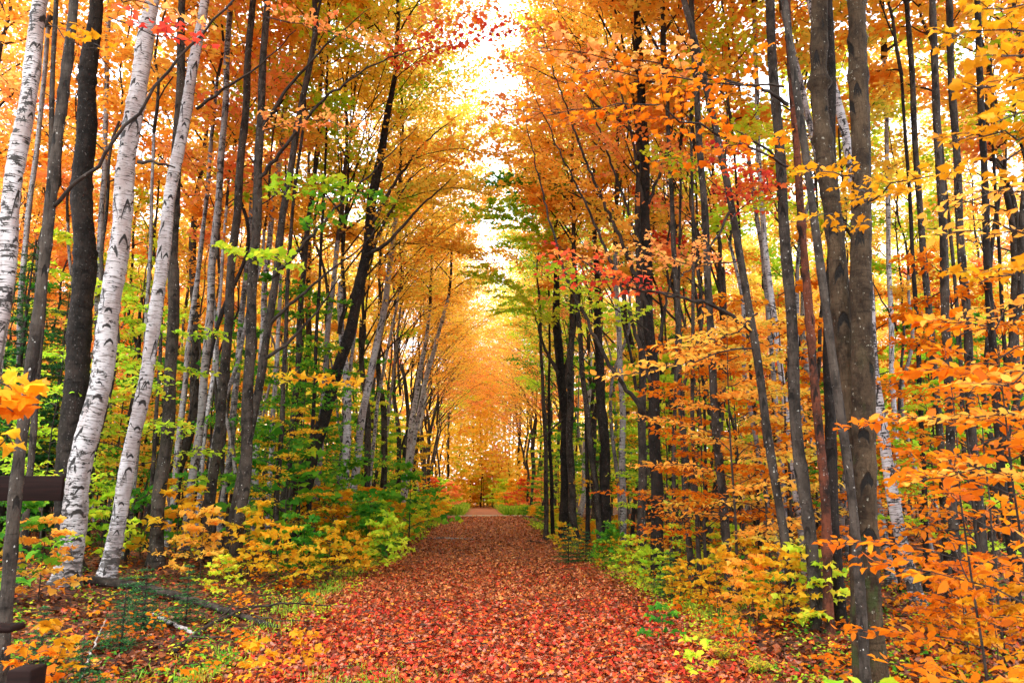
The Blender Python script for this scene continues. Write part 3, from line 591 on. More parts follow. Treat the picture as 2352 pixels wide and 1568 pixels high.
add('R12', 'maple_tree', 'dark trunk second right of the forking one', 'dark', 22, [(1390, 1160), (1384, 1000), (1378, 830), (1370, 640)], 22, ('full', 2), 'orange', 9, crz=R90, cs=.8)
add('R13', 'maple_tree', 'mottled grey trunk midway between the forking trunk and the black-based trunk', 'birch2', 20, [(1432, 1140), (1428, 960), (1424, 800), (1414, 600)], 14, ('full', 1), 'gold', 8)
add('R14', 'maple_tree', 'thin grey-brown trunk beside the second dark trunk, slightly leaning left', 'grey', 22, [(1372, 1170), (1355, 1000), (1338, 850), (1325, 700)], 13, ('slim', 0), 'orange', 8)
add('R15', 'birch_tree', 'thin white birch left of the right-hand clump, slanting from top left', 'birch', 14, [(1850, 1320), (1832, 1180), (1815, 1040), (1790, 800), (1765, 640), (1745, 430), (1738, 200), (1732, 0)], 14, ('full', 2), 'salmon', 10.5, cs=.9)
add('R16', 'birch_tree', 'white birch emerging right of the joined brown pair, slanting strongly at its base', 'birch', 10.5, [(2122, 1450), (2092, 1340), (2055, 1180), (2028, 1030), (2010, 850), (1990, 620), (1950, 340), (1908, 180), (1870, 40)], 27, ('full', 0), 'gold', 9.5)
add('R17', 'birch_tree', 'white birch glimpsed slanting high between the right-hand clump stems', 'birch', 13, [(1990, 1000), (1930, 640), (1890, 440), (1862, 300), (1828, 150), (1800, 20)], 18, ('full', 1), 'orange', 10.5)
add('R18', 'birch_tree', 'thin upright birch standing right of the joined brown pair', 'birch', 15, [(2068, 1200), (2056, 1000), (2046, 780), (2040, 500), (2036, 300), (2030, 130)], 13, ('slim', 1), 'orange', 9.5)
add('R19', 'maple_tree', 'straight grey maple, first right of the thin upright birch', 'grey', 12, [(2180, 1300), (2158, 1000), (2130, 700), (2110, 420), (2094, 180), (2082, 0)], 18, ('full', 2), 'orange', 10, cs=.9)
add('R20', 'maple_tree', 'straight grey maple, second right of the thin upright birch', 'grey', 9.5, [(2210, 1500), (2192, 1150), (2176, 800), (2160, 480), (2150, 200), (2144, -20)], 22, ('big', 1), 'gold', 10)
add('R21', 'maple_tree', 'grey maple with a kinked top against the white sky at upper right', 'grey', 9.8, [(2286, 1500), (2258, 1250), (2228, 950), (2208, 600), (2196, 300), (2184, 100), (2178, -20)], 22, ('full', 0), 'orange', 10)
add('R22', 'maple_tree', 'dark trunk nearest the right frame edge, brown and black banded', 'dark', 9.0, [(2350, 1540), (2322, 1300), (2298, 1000), (2272, 700), (2258, 400), (2250, 150), (2246, -20)], 20, ('full', 1), 'orange', 10, cs=.9)
add('R23', 'maple_tree', 'skinny twin-like grey stem a step left of the straight maple that joins the curving one', 'grey', 14, [(1580, 1200), (1560, 900), (1556, 700), (1545, 500), (1530, 200)], 13, ('slim', 0), 'orange', 9)
add('R24', 'birch_tree', 'very thin pale birch curving left at top right of the leaning curving maple', 'birch2', 16, [(1800, 1150), (1775, 850), (1758, 620), (1726, 420), (1700, 220), (1680, 60)], 11, ('slim', 1), 'gold', 10)
# branches one can trace
b, _ = limb(T['L2'][0], [(112, 485, 5.9), (160, 440, 5.85), (230, 370, 5.75), (310, 268, 5.6), (380, 172, 5.5), (440, 95, 5.4), (545, -10, 5.2)], .017, 'twig', .008)
leafy(T['L2'][0], [(250, 40, 5.6), (310, 60, 5.5), (370, 85, 5.4), (430, 110, 5.3)], 'red', .006, .4, 9, 8, .062)
leafy(T['L2'][0], [(200, -30, 5.7), (300, 0, 5.6), (380, 20, 5.5), (440, 60, 5.4)], 'salmon', .006, .4, 9, 8, .062, seed=3)
leafy(T['L2'][0], [(110, 60, 4.6), (160, 90, 4.5), (200, 100, 4.4), (235, 110, 4.3)], 'amber', .004, .18, 5, 5, .055, seed=5)
limb(T['L5'][0], [(318, 372, 11.3), (350, 370, 11.1), (402, 385, 11)], .03, 'twig', .012)
limb(T['L6'][0], [(452, 250, 12.4), (520, 200, 12.1), (600, 150, 11.8), (680, 70, 11.5)], .03, 'twig')
limb(T['L15'][0], [(610, 750, 15), (680, 690, 14.8), (760, 620, 14.5), (840, 560, 14.3), (880, 500, 14)], .04)
limb(T['L15'][0], [(628, 640, 15), (700, 560, 14.6), (780, 470, 14.3), (850, 400, 14), (960, 290, 13.6)], .045)
limb(T['L15'][0], [(600, 830, 15), (660, 790, 14.8), (740, 700, 14.6), (800, 600, 14.2)], .04)
limb(T['L13'][0], [(590, 420, 14), (660, 330, 13.5), (740, 230, 13), (850, 150, 12.6), (990, 100, 12)], .04)
limb(T['L13'][0], [(600, 300, 14), (660, 200, 13.6), (760, 90, 13), (850, 20, 12.5)], .04)
limb(T['L17'][0], [(850, 520, 19), (900, 430, 18.6), (970, 330, 18), (1060, 260, 17.6)], .06)
limb(T['L17'][0], [(835, 590, 19), (890, 560, 18.4), (960, 480, 18), (1060, 390, 17.2)], .06)
limb(T['L17'][0], [(838, 600, 19), (900, 480, 19), (950, 400, 19.2), (1040, 350, 19)], .05)
limb(T['R7'][0], [(1728, 762, 9.5), (1660, 705, 9.3), (1560, 680, 9), (1470, 670, 8.8), (1380, 630, 8.6), (1300, 570, 8.4)], .028)
limb(T['R4'][0], [(1808, 240, 9), (1770, 210, 8.6), (1700, 190, 8.3), (1610, 180, 8)], .028)
limb(T['R4'][0], [(1798, 380, 9), (1740, 320, 8.7), (1690, 300, 8.4)], .022)
limb(T['R7'][0], [(1680, 480, 9.5), (1640, 560, 9.2), (1560, 640, 8.8)], .02)
limb(T['R16'][0], [(2060, 760, 10.5), (2030, 700, 10.3), (2000, 640, 10.1)], .015)
for i, (pts, r) in enumerate([
    ([(1500, 900, 15.2), (1440, 700, 14.8), (1370, 520, 14.4), (1300, 380, 14), (1210, 180, 13.4)], .05),
    ([(1494, 720, 15.2), (1430, 560, 14.8), (1350, 380, 14.5), (1290, 220, 14), (1240, 60, 13.6)], .05),
    ([(1490, 620, 15.2), (1420, 420, 15), (1370, 280, 14.8), (1330, 100, 14.6)], .04),
    ([(1486, 520, 15.2), (1450, 300, 15), (1400, 120, 15), (1370, -20, 14.8)], .04),
    ([(1502, 980, 15.2), (1400, 840, 14.6), (1300, 640, 14.2), (1240, 420, 13.8), (1200, 240, 13.4)], .05),
    ([(1484, 480, 15.2), (1540, 330, 15), (1560, 150, 15), (1600, 30, 15)], .04),
    ([(1500, 860, 15.2), (1540, 640, 15.2), (1580, 480, 15)], .04)]):
    limb(T['R9'][0] if i % 2 == 0 else T['R9b'][0], pts, r, seed=i)
limb(T['R10'][0], [(1294, 890, 25), (1310, 800, 25), (1330, 700, 24.8), (1340, 600, 24.6)], .12)
limb(T['R10'][0], [(1290, 870, 25), (1250, 800, 24.5), (1220, 700, 24)], .08)
limb(T['R10'][0], [(1296, 960, 25), (1250, 1000, 24), (1180, 1020, 23)], .04)
# long leafy sprays hanging in the near air
leafy(T['R3'][0], [(1850, 395, 5.8), (1650, 300, 5.4), (1480, 235, 5.1), (1260, 265, 4.9)], 'deep', .012, .75, 20, 12, .07, seed=1, n=14)
leafy(T['R3'][0], [(1800, 200, 5.8), (1620, 190, 5.5), (1450, 170, 5.3), (1290, 150, 5.1)], 'deep', .010, .6, 15, 10, .068, seed=2, n=14)
leafy(T['R4'][0], [(1690, 190, 8.3), (1560, 150, 8), (1400, 130, 7.8), (1230, 110, 7.6)], 'salmon', .012, .8, 16, 10, .10, seed=3, n=14)
leafy(T['R7'][0], [(1560, 680, 9), (1450, 650, 8.7), (1360, 610, 8.5), (1280, 560, 8.3)], 'red', .010, .9, 18, 14, .068, seed=4)
leafy(T['R7'][0], [(1700, 600, 9.4), (1600, 610, 9), (1480, 580, 8.8), (1350, 600, 8.6)], 'salmon', .010, .9, 18, 14, .068, seed=5)
leafy(T['R4'][0], [(1800, 500, 9), (1750, 400, 9), (1710, 360, 8.9), (1670, 330, 8.8)], 'red', .010, .7, 14, 12, .075, seed=6)
leafy(T['R5'][0], [(1850, 450, 9.2), (1790, 420, 9.3), (1740, 430, 9.4), (1680, 450, 9.4)], 'red', .010, .7, 14, 12, .075, seed=7)
leafy(T['R7'][0], [(1730, 800, 9.2), (1640, 810, 9), (1540, 840, 8.8), (1400, 870, 8.6)], 'orange', .012, .7, 16, 11, .10, BEECH, seed=8)
leafy(T['R7'][0], [(1740, 720, 9.2), (1680, 770, 9), (1620, 790, 8.8), (1560, 800, 8.6)], 'orange', .012, .7, 14, 11, .10, BEECH, seed=9)
leafy(T['R1'][0], [(1960, 480, 5.6), (2050, 420, 4.6), (2150, 400, 4.2), (2270, 430, 4)], 'amber', .008, .4, 12, 9, .062, seed=10)
leafy(T['R1'][0], [(1985, 440, 5.6), (1930, 400, 4.6), (1880, 400, 4.3), (1830, 400, 4.1)], 'amber', .007, .3, 8, 8, .062, seed=11)
leafy(T['R1'][0], [(1985, 540, 5.6), (1930, 500, 4.6), (1880, 500, 4.3), (1810, 510, 4.1)], 'amber', .007, .2, 6, 6, .06, seed=12)
leafy(T['L15'][0], [(690, 560, 13), (750, 450, 12.4), (810, 440, 12.2), (880, 470, 12)], 'green', .012, .7, 14, 9, .13, seed=1)
leafy(T['L13'][0], [(600, 470, 12.5), (660, 430, 12.2), (720, 420, 12), (790, 430, 11.8)], 'lime', .012, .7, 13, 9, .13, seed=2)
leafy(T['L10'][0], [(500, 560, 12.5), (560, 600, 12), (610, 590, 11.8), (680, 620, 11.6)], 'lime', .012, .7, 13, 9, .13, seed=3)
leafy(T['L13'][0], [(600, 300, 12), (680, 280, 11), (750, 270, 10.5), (810, 300, 10.2)], 'salmon', .010, .6, 13, 9, .085, seed=4)
leafy(T['L13'][0], [(610, 40, 11), (700, 60, 10.2), (780, 80, 10), (860, 110, 9.8)], 'salmon', .010, .6, 14, 10, .085, seed=5)
leafy(T['L17'][0], [(900, 190, 16), (980, 120, 14), (1060, 90, 12.5), (1150, 70, 11.5)], 'red', .012, 1.0, 20, 14, .10, seed=6)
leafy(T['L17'][0], [(900, 190, 16), (960, 60, 14), (1030, 30, 13), (1110, 20, 12.5)], 'salmon', .012, 1.1, 22, 15, .10, seed=7)
leafy(T['L13'][0], [(640, 880, 13), (700, 860, 12.5), (760, 880, 12.2), (810, 880, 12)], 'yellow', .010, .6, 12, 8, .12, seed=8)
leafy(T['R9'][0], [(1490, 760, 15), (1400, 700, 14.2), (1330, 640, 13.8), (1220, 600, 13.2)], 'lime', .02, 1.0, 20, 14, .12, seed=9)
leafy(T['R10'][0], [(1290, 760, 25), (1240, 720, 24), (1180, 660, 23), (1100, 620, 22)], 'lime', .02, 1.8, 30, 34, .13, seed=10)
leafy(T['R10'][0], [(1285, 600, 25), (1240, 540, 24), (1180, 500, 23), (1100, 480, 22)], 'lime', .02, 2.0, 32, 38, .13, seed=11)
leafy(T['R10'][0], [(1285, 520, 25), (1250, 450, 24), (1200, 420, 23), (1130, 430, 22)], 'green', .02, 1.8, 30, 34, .13, seed=12)
leafy(T['L17'][0], [(870, 420, 19), (960, 360, 18), (1060, 340, 17.4), (1180, 360, 17)], 'orange', .02, 1.5, 26, 26, .11, seed=31)
leafy(T['L17'][0], [(862, 480, 19), (950, 450, 18.5), (1040, 430, 18), (1130, 450, 17.6)], 'gold', .02, 1.5, 26, 26, .11, seed=32)
leafy(T['R9'][0], [(1480, 420, 15.2), (1380, 320, 14.8), (1280, 260, 14.4), (1160, 250, 14)], 'salmon', .02, 1.3, 26, 24, .10, seed=33)
leafy(T['R9'][0], [(1490, 600, 15.2), (1400, 470, 14.8), (1290, 380, 14.4), (1190, 320, 14)], 'orange', .02, 1.3, 26, 24, .10, seed=34)
leafy(T['L18'][0], [(905, 560, 23), (980, 560, 22.6), (1060, 580, 22.2), (1120, 620, 22)], 'orange', .02, 1.6, 26, 26, .12, seed=35)
leafy(T['R9b'][0], [(1466, 400, 16.5), (1390, 180, 16), (1300, 80, 15.6), (1200, 60, 15.2)], 'salmon', .02, 1.3, 26, 24, .10, seed=36)
print('named trees ok', len(T))
# ------------------------------------------------------------------ slim stems one can trace
for i, (pts, w, dep, bark, col, lb) in enumerate([
    ([(300, 1180), (330, 860), (348, 560), (352, 300)], 12, 15, 'birch2', 'orange', 'slim pale stem between the two big white birches'),
    ([(395, 1150), (432, 820), (462, 560), (480, 380), (500, 180)], 14, 17, 'birch2', 'orange', 'mottled slim stem right of the dark grey trunk'),
    ([(345, 1150), (362, 900), (378, 640), (392, 420)], 10, 18, 'grey', 'gold', 'thin dark stem hugging the clean white birch'),
    ([(640, 1090), (652, 860), (662, 650), (672, 460), (700, 260)], 11, 17, 'grey', 'lime', 'thin grey stem between pale birch and crooked maple'),
    ([(620, 1100), (632, 900), (640, 740), (644, 600)], 12, 21, 'birch', 'gold', 'short-looking pale stem framed by green leaves left of the path'),
    ([(715, 1060), (722, 850), (735, 640), (745, 420), (752, 250)], 9, 18, 'dark', 'gold', 'thin dark stem just left of the black leaning trunk top'),
    ([(775, 1120), (800, 880), (825, 700), (838, 560)], 10, 22, 'birch2', 'gold', 'faint grey birch stem behind the black leaning trunk'),
    ([(850, 1100), (862, 960), (880, 850), (900, 760)], 9, 27, 'birch', 'orange', 'thin white stem right of the leaning verge birch'),
    ([(880, 1090), (890, 960), (905, 850)], 8, 30, 'birch2', 'gold', 'second thin pale stem right of the leaning verge birch'),
    ([(455, 1180), (470, 1000), (490, 860), (503, 700)], 11, 19, 'birch', 'lime', 'white stem behind the mottled birch on the left'),
    ([(1255, 1180), (1252, 1000), (1246, 860), (1240, 740)], 10, 27, 'grey', 'orange', 'thin grey stem left of the forking dark trunk'),
    ([(1268, 1170), (1262, 1000), (1262, 850)], 8, 28, 'dark', 'lime', 'thin dark stem touching the forking dark trunk'),
    ([(1350, 1150), (1346, 980), (1336, 800), (1322, 640)], 9, 23, 'dark', 'orange', 'thin dark stem leaning left beside the grey-brown trunk'),
    ([(1545, 1240), (1548, 1000), (1556, 760), (1562, 500)], 9, 15, 'grey', 'orange', 'thin grey stem right of the black-based trunk'),
    ([(1605, 1280), (1596, 1080), (1590, 900), (1592, 700)], 10, 13.5, 'grey', 'gold', 'slim stem left of the straight dark grey maple'),
    ([(1625, 1240), (1620, 1050), (1614, 850)], 7, 15, 'dark', 'orange', 'very thin dark stem beside the straight dark grey maple'),
    ([(1745, 1240), (1738, 1050), (1728, 900), (1712, 700)], 9, 14, 'dark', 'orange', 'thin dark stem behind the curving grey maple'),
    ([(2130, 1330), (2120, 1050), (2108, 800), (2096, 560)], 13, 12, 'dark', 'orange', 'dark slim stem right of the slanting white birch'),
    ([(2240, 1300), (2215, 1050), (2205, 800), (2190, 620)], 12, 12.5, 'grey', 'gold', 'slim grey stem between the second straight maple and the kinked one'),
    ([(2330, 1200), (2310, 900), (2296, 600), (2280, 300)], 12, 13, 'dark', 'orange', 'slim dark stem behind the rightmost trunk')]):
    pole('pole_tree', lb, bark, dep, pts, w, col, 8.5, 40+i).__setitem__('category', 'young tree')
# ------------------------------------------------------------------ the rest of the wood
random.seed(7)
VT = {}
for i in range(4):                                  # shared plain stems
    rng = np.random.default_rng(300+i); P = np.stack([np.cumsum(rng.normal(0, .14, 9)), np.cumsum(rng.normal(0, .14, 9)), np.linspace(-.1, 7.5, 9)], -1); P -= P[0]*np.array([1, 1, 0])
    mb, PP, _, _ = trunk_mesh(P, np.linspace(.125, .085, 9), 9, i, .25, 1.35, .06); VT[i] = (mb.build('trunk'), PP[-1])
taken = [(float(v[0].location.x), float(v[0].location.y)) for v in T.values()]
FILL_LABEL = {}
def pick(d): return random.choices(list(d), list(d.values()))[0]
def colour(x, y, hgt):
    if y > 44 and abs(x) < 9: return pick({'salmon': 5, 'orange': 4, 'gold': 3, 'lime': 1})
    if x < 0:
        if x < -.45*y: return pick({'orange': 5, 'salmon': 5, 'deep': 2, 'gold': 1})
        if x < -.28*y: return pick({'orange': 5, 'gold': 3, 'lime': 2, 'salmon': 3})
        return pick({'gold': 6, 'orange': 3, 'lime': 4, 'salmon': 1})
    if y > 26 and x < .16*y+3.6: return pick({'lime': 5, 'gold': 2, 'orange': 2, 'green': 2, 'salmon': 1})
    if x < .3*y: return pick({'orange': 4, 'salmon': 4, 'gold': 3, 'lime': 2})
    return pick({'orange': 4, 'gold': 4, 'salmon': 3, 'lime': 3, 'red': 1})
CW = {'orange': 'orange', 'gold': 'golden', 'salmon': 'reddish orange', 'red': 'red', 'lime': 'yellow-green', 'green': 'green', 'deep': 'deep orange', 'amber': 'amber'}
ntree = 0; LATER = []
BW = {'grey': 'slim grey', 'dark': 'dark-stemmed', 'birch': 'white', 'birch2': 'grey-white', 'brown': 'olive-brown'}
def fill_tree(x, y, key, col, bark, s, rz):
    global ntree
    side = 'left' if x < 0 else 'right'; far = 'middle distance' if y < 30 else ('background' if y < 48 else 'far background')
    kind = 'birch' if 'birch' in bark else 'maple'
    t = thing(kind+'_tree', '', 'tree', (x, y, float(gz(x, y))-.03), rz, s, f'{CW[col]} {kind} trees in the {far} on the {side}')
    LATER.append((x, y, 4.0, t, f"{BW[bark]} {kind} with {CW[col]} leaves"))
    i = random.randrange(4); me, tp = VT[i]; link('trunk', me, BK[bark], t)
    crown(t, key, col, tp-np.array([0, 0, .1]) if key[0] != 'edge' else tp-np.array([0, 0, 1.5]), 0, 1.0)
    ntree += 1; taken.append((x, y))
def free(x, y, r): return all((x-a)**2+(y-b)**2 > r*r for a, b in taken)
# edge trees both sides of the path, arching over it
for side in (-1, 1):
    y = 21 if side < 0 else 19
    while y < 95:
        s = random.uniform(.9, 1.12); ek = ('edge', random.randrange(3)) if y < 66 else ('over', random.randrange(2)); rc = REACH[ek]*s
        x = (XC+random.uniform(-.1, 1.1)-rc) if side < 0 else (XC+(1.35 if y < 30 else .8)+random.uniform(-.6, .5)+rc)
        if y > 66: x = XC+side*random.uniform(3.9, 5)
        x = min(x, XC-3.6) if side < 0 else max(x, XC+3.8)
        if free(x, y, 1.0):
            fill_tree(x, y, ek, colour(x, y, 0), random.choices(['grey', 'dark', 'birch'], [7, .7, 2])[0], s, (0 if side < 0 else math.pi)+random.uniform(-.4, .4))
        y += random.uniform(1.8, 3.4)*(1+y/120)
for i in range(3):                                  # thin poles reaching for the light
    rng = np.random.default_rng(330+i); P = np.stack([np.cumsum(rng.normal(0, .18, 9)), np.cumsum(rng.normal(0, .18, 9)), np.linspace(-.1, 7, 9)], -1); P -= P[0]*np.array([1, 1, 0])
    mb, PP, _, _ = trunk_mesh(P, np.linspace(.055, .032, 9), 7, i, .3, 1.3, .06); VT['pole', i] = (mb.build('trunk'), PP[-1])
npole = 0; tries = 0
while npole < 190 and tries < 6000:
    tries += 1; y = random.uniform(12.5, 46); x = (random.uniform(-.62, -.1) if random.random() < .55 else random.uniform(.08, .72))*y
    if abs(x-XC) < 4.0 or not free(x, y, .7) or (x < 0 and y < 15.5): continue
    s = random.uniform(.75, 1.25); bark = random.choices(['grey', 'birch2', 'dark', 'birch'], [6, 4, 2, 1.5 if x < 0 else .5])[0]; col = colour(x, y, 0); bark = 'birch2' if bark == 'birch' and y < 24 else bark
    t = thing('pole_tree', '', 'young tree', (x, y, float(gz(x, y))-.03), random.uniform(0, 6.28), s, f'thin {BW[bark]} poles with {CW[col]} tops')
    me, tp = VT['pole', random.randrange(3)]; link('trunk', me, BK[bark], t); crown(t, ('pole', 0), col, tp-np.array([0, 0, .1]), 0, 1.0)
    LATER.append((x, y, 4.0, t, f"thin {BW[bark].replace('slim ', '')} pole with {CW[col]} leaves")); taken.append((x, y)); npole += 1
tries = 0
while ntree < 235 and tries < 6000:
    tries += 1
    y = random.uniform(15, 78); x = random.uniform(-.74, .74)*y
    if abs(x-XC) < 5.2 or not free(x, y, 1.5+y*.012): continue
    if .49 < x/y < .67 and y < 50 and random.random() < .75: continue
    key = random.choice([('full', 0), ('full', 1), ('full', 2), ('slim', 0), ('slim', 1)])
    fill_tree(x, y, key, colour(x, y, 0), random.choices(['grey', 'dark', 'birch', 'birch2', 'brown'], [9, .8, 1.8, 3, 2.5])[0], random.uniform(.85, 1.2), random.uniform(0, 6.28))
# understorey saplings
nsap = 0; tries = 0; sapt = []
def sap_colour(x, y):
    if x < 0:
        if x < -.5*y: return pick({'green': 4, 'lime': 3, 'yellow': 2, 'orange': 2})
        if x > -.28*y: return pick({'green': 4, 'lime': 5, 'yellow': 3})
        return pick({'lime': 3, 'yellow': 3, 'green': 3, 'orange': 2})
    if y > 14 and x < .17*y+2: return pick({'lime': 4, 'green': 2, 'yellow': 3})
    if x > .44*y and y > 11: return pick({'green': 4, 'deep': 4, 'lime': 3})
    if y > 22: return pick({'orange': 4, 'yellow': 4, 'lime': 3})
    return pick({'deep': 8, 'amber': 3, 'lime': 1} if y < 15 else {'deep': 6, 'orange': 4, 'gold': 2, 'lime': 1})
CW['yellow'] = 'yellow'; CW['deep'] = 'deep orange'
while nsap < 200 and tries < 9000:
    tries += 1
    y = 8+52*random.random()**1.25; x = random.uniform(-.74, .74)*y
    if abs(x-XC) < 3.4+.3*random.random() or (x < 0 and y < 13.5) or (y < 11 and x < 5): continue
    if any((x-a)**2+(y-b)**2 < 1.1 for a, b in sapt) or (x > 0 and y < 22 and random.random() < (.62 if y < 14 else .35)): continue
    sapt.append((x, y)); nsap += 1
    col = sap_colour(x, y); s = random.uniform(.75, 1.25)
    key = (('beech', random.randrange(4)) if random.random() < .65 else ('maple', random.randrange(3))) if y < 17 else ('far', random.randrange(4))
    if abs(x-XC) < 4.6: s *= .7
    side = 'left' if x < 0 else 'right'; far = 'near' if y < 17 else ('middle' if y < 32 else 'far')
    LATER.append((x, y, 2.0, plant(key, col, x, y, '', f'{CW[col]} {far} saplings on the {side}', s), f'{CW[col]}-leaved sapling'))
# bushes and low plants lining the verges
VERGE = []
for side in (-1, 1):
    y = 9 if side > 0 else 16
    while y < 60:
        x = XC+side*(3.05+random.uniform(-.1, .9)+(.2 if side > 0 else 0)); col = pick({'lime': 4, 'yellow': 3, 'green': 3} if side < 0 else {'lime': 4, 'yellow': 3, 'green': 2, 'orange': 2})
        if side < 0 and y < 20: col = 'yellow' if random.random() < .7 else 'green'
        key = ('low', random.randrange(3)) if y < 18 else ('bush', random.randrange(3))
        far = 'near' if y < 18 else ('middle' if y < 35 else 'far')
        VERGE.append((side, y, plant(key, col, x, y, f'{CW[col]} leafy bush at the {"left" if side < 0 else "right"} verge of the path, {far} stretch', f'{CW[col]} bushes along the {far} {"left" if side < 0 else "right"} verge', random.uniform(.35, .7) if y < 18 or side > 0 else random.uniform(.8, 1.3)), CW[col]))
        y += random.uniform(.7, 1.5)*(1+y/70)
for i, (x, y, col, s, w_) in enumerate([(-4.2, 66, 'red', 2.2, 'left'), (-2.6, 70, 'salmon', 2.0, 'inner left'), (-6.5, 64, 'salmon', 2.6, 'left'), (4.2, 66, 'red', 2.2, 'right'), (6.0, 64, 'salmon', 2.6, 'right'),
        (-3.4, 76, 'lime', 2.2, 'left'), (3.6, 74, 'yellow', 2.2, 'right'), (2.8, 82, 'lime', 2.4, 'right'), (-2.5, 84, 'yellow', 2.4, 'inner left'), (-5.0, 72, 'green', 2.6, 'left'), (5.2, 78, 'orange', 3, 'right'), (.3, 98, 'yellow', 3.0, 'middle'), (1.8, 95, 'lime', 3.0, 'inner right'), (-1.4, 96, 'orange', 3.0, 'left')]):
    plant(('bush', i % 3), col, x, y, f'far {dict(red="bright red", salmon="coral pink", lime="yellow-green", yellow="yellow", green="green", orange="orange")[col]} bush past the gravel crossing, {w_} side', 'bushes beyond the gravel crossing', s)
for i in range(9):
    y = 88+i*1.6; x = (-3.2, 3.6, -1.0, 2.0, .4, -2.2, 1.2, 3.0, -.2)[i]; col = ('salmon', 'lime', 'gold', 'orange', 'gold', 'orange', 'lime', 'salmon', 'gold')[i]
    fill_tree(x, y, ('full', i % 3), col, ('grey', 'birch')[i % 3 == 0], .85, i*1.1)
    CO = plant(('far', i % 4), ('lime', 'salmon', 'gold')[i % 3], x+1.3*(-1)**i, y-3, '', 'saplings closing the far end of the path', 1.15); LATER.append((x, y, 2.0, CO, f"{CW[('lime', 'salmon', 'gold')[i % 3]]}-leaved sapling at the path's far end"))
# a far-off wood behind everything, nobody could count it
rng = np.random.default_rng(9); n = 300000
ang = rng.uniform(-.72, .72, n); dist = rng.uniform(82, 118, n); x = np.tan(ang)*dist*.95; y = dist
h = .3+18*rng.random(n)**1.35; 
cl = np.sin(x*.35)*np.sin(x*.11+h*.4)+rng.normal(0, .5, n); keep = ((np.abs(x-.5) > 1.3) | (h > 5) | (y > 96)); keep &= cl > -.9
P = np.stack([x, y, gz(x, y)+h-1.5], -1)[keep]; N, D = leaf_dirs(rng, len(P), .8)
me = leaf_mesh('wood', P, N, D, rng.uniform(.28, .55, len(P)), SPADE, np.clip(rng.random(len(P))*.5+.25+.2*cl[keep], 0, 1))
tag(link('distant_wood', me, LM['gold']), 'orange and yellow mass of far-off forest closing the end of the path', 'distant wood', kind='stuff')
mb = MB()
for i in range(160):
    y_ = rng.uniform(80, 116); x_ = rng.uniform(-.7, .7)*y_
    if abs(x_) < 2.5: continue
    mb.tube([(x_, y_, 0), (x_+rng.normal(0, .3), y_, 7), (x_+rng.normal(0, .5), y_, 14)], [.16, .13, .08], 5)
tag(link('distant_trunks', mb.build('t'), BK['grey']), 'grey stems of the far-off wood seen through the leaves', 'distant stems', kind='stuff')
# ------------------------------------------------------------------ things one can point at near the path
def gxy(px, py, it=20):
    Y = 8.0
    for _ in range(60):
        p = U(px, py, Y); Y = float(np.clip(Y*(EYE[2]-gz(p[0], Y))/max(.05, EYE[2]-p[2]), 1, 120))
    return float(p[0]), Y
def plant_px(key, col, px, py, dep, label, s=1, **kw):
    x = float(U(px, py, dep)[0]); return plant(key, col, x, dep, label, s=s, **kw)
# yellow big-leaved maples left of the path
for i, (px, dep, s, col, lb) in enumerate([
    (575, 11.5, 1.15, 'yellow', 'big-leaved yellow maple shrub, leftmost in the row at the left verge'),
    (640, 10.8, .95, 'yellow', 'big-leaved yellow maple shrub, second in the row at the left verge'),
    (700, 12.5, 1.0, 'green', 'dark green maple shrub growing among the yellow ones at the left verge'),
    (760, 12.2, .95, 'yellow', 'yellow maple shrub right of the dark green one at the left verge'),
    (815, 13.2, .75, 'yellow', 'low yellow maple shrub closest to the path at the left verge'),
    (470, 12.4, 1.0, 'orange', 'orange maple shrub between birch bases on the left'),
    (410, 13.4, 1.3, 'yellow', 'yellow-orange maple shrub right of the clean white birch base'),
    (330, 14.0, 1.2, 'green', 'green maple shrub behind the two big white birches'),
    (110, 9.5, .9, 'orange', 'low orange maple shrub at the foot of the widest birch'),
    (520, 9.6, .55, 'lime', 'small bright green sapling at the foot of the grey stems on the left'),
    (890, 15.5, .8, 'lime', 'yellow-green maple shrub farther up the left verge'),
    (850, 17.5, 1.1, 'green', 'tall deep green maple shrub behind the left verge'),
    (940, 21, 1.6, 'green', 'deep green bush below the pair of farther birches'),
    (790, 19, 1.5, 'green', 'tall green maple bush under the leaning white birch'),
    (630, 16, 1.9, 'green', 'green maple bush behind the yellow shrubs on the left'),
    (20, 9.0, 1.2, 'green', 'green maple shrub behind the brown board at the left edge'),
    (240, 12.8, 1.15, 'lime', 'yellow-green shrub between the two big white birches')]):
    plant_px(('low', i % 3), col, px, 1200, dep+(2.3 if 500 < px < 840 and dep < 15 else .8), lb, s*(.78 if dep < 15 else 1))
# right verge
for i, (px, dep, s, col, lb) in enumerate([
    (1560, 11.5, .6, 'yellow', 'low yellow-green maple shrub left of the black-based trunk foot'),
    (1500, 12.6, .7, 'lime', 'broad-leaved yellow-green shrub in front of the black-based trunk'),
    (1450, 14.5, .8, 'lime', 'lime green shrub at the right verge before the dark trunks'),
    (1400, 16.5, .9, 'green', 'green shrub at the right verge beside the small fir'),
    (1640, 10.6, .8, 'yellow', 'yellow maple shrub at the foot of the straight dark grey maple'),
    (1720, 9.6, .8, 'orange', 'orange maple shrub below the curving grey maple'),
    (1790, 9.2, .9, 'yellow', 'golden shrub at the foot of the curving grey maple'),
    (1300, 20, .8, 'yellow', 'yellow shrub under the forking dark trunk'),
    (2160, 8.6, .6, 'deep', 'orange shrub just right of the slanting white birch foot'),
    (2200, 7.6, .9, 'deep', 'orange shrub in front of the straight grey maples at lower right'),
    (2260, 6.6, .8, 'amber', 'amber shrub at the lower right corner')]):
    plant_px(('low', (i+1) % 3), col, px, 1250, dep, lb, s*.72)
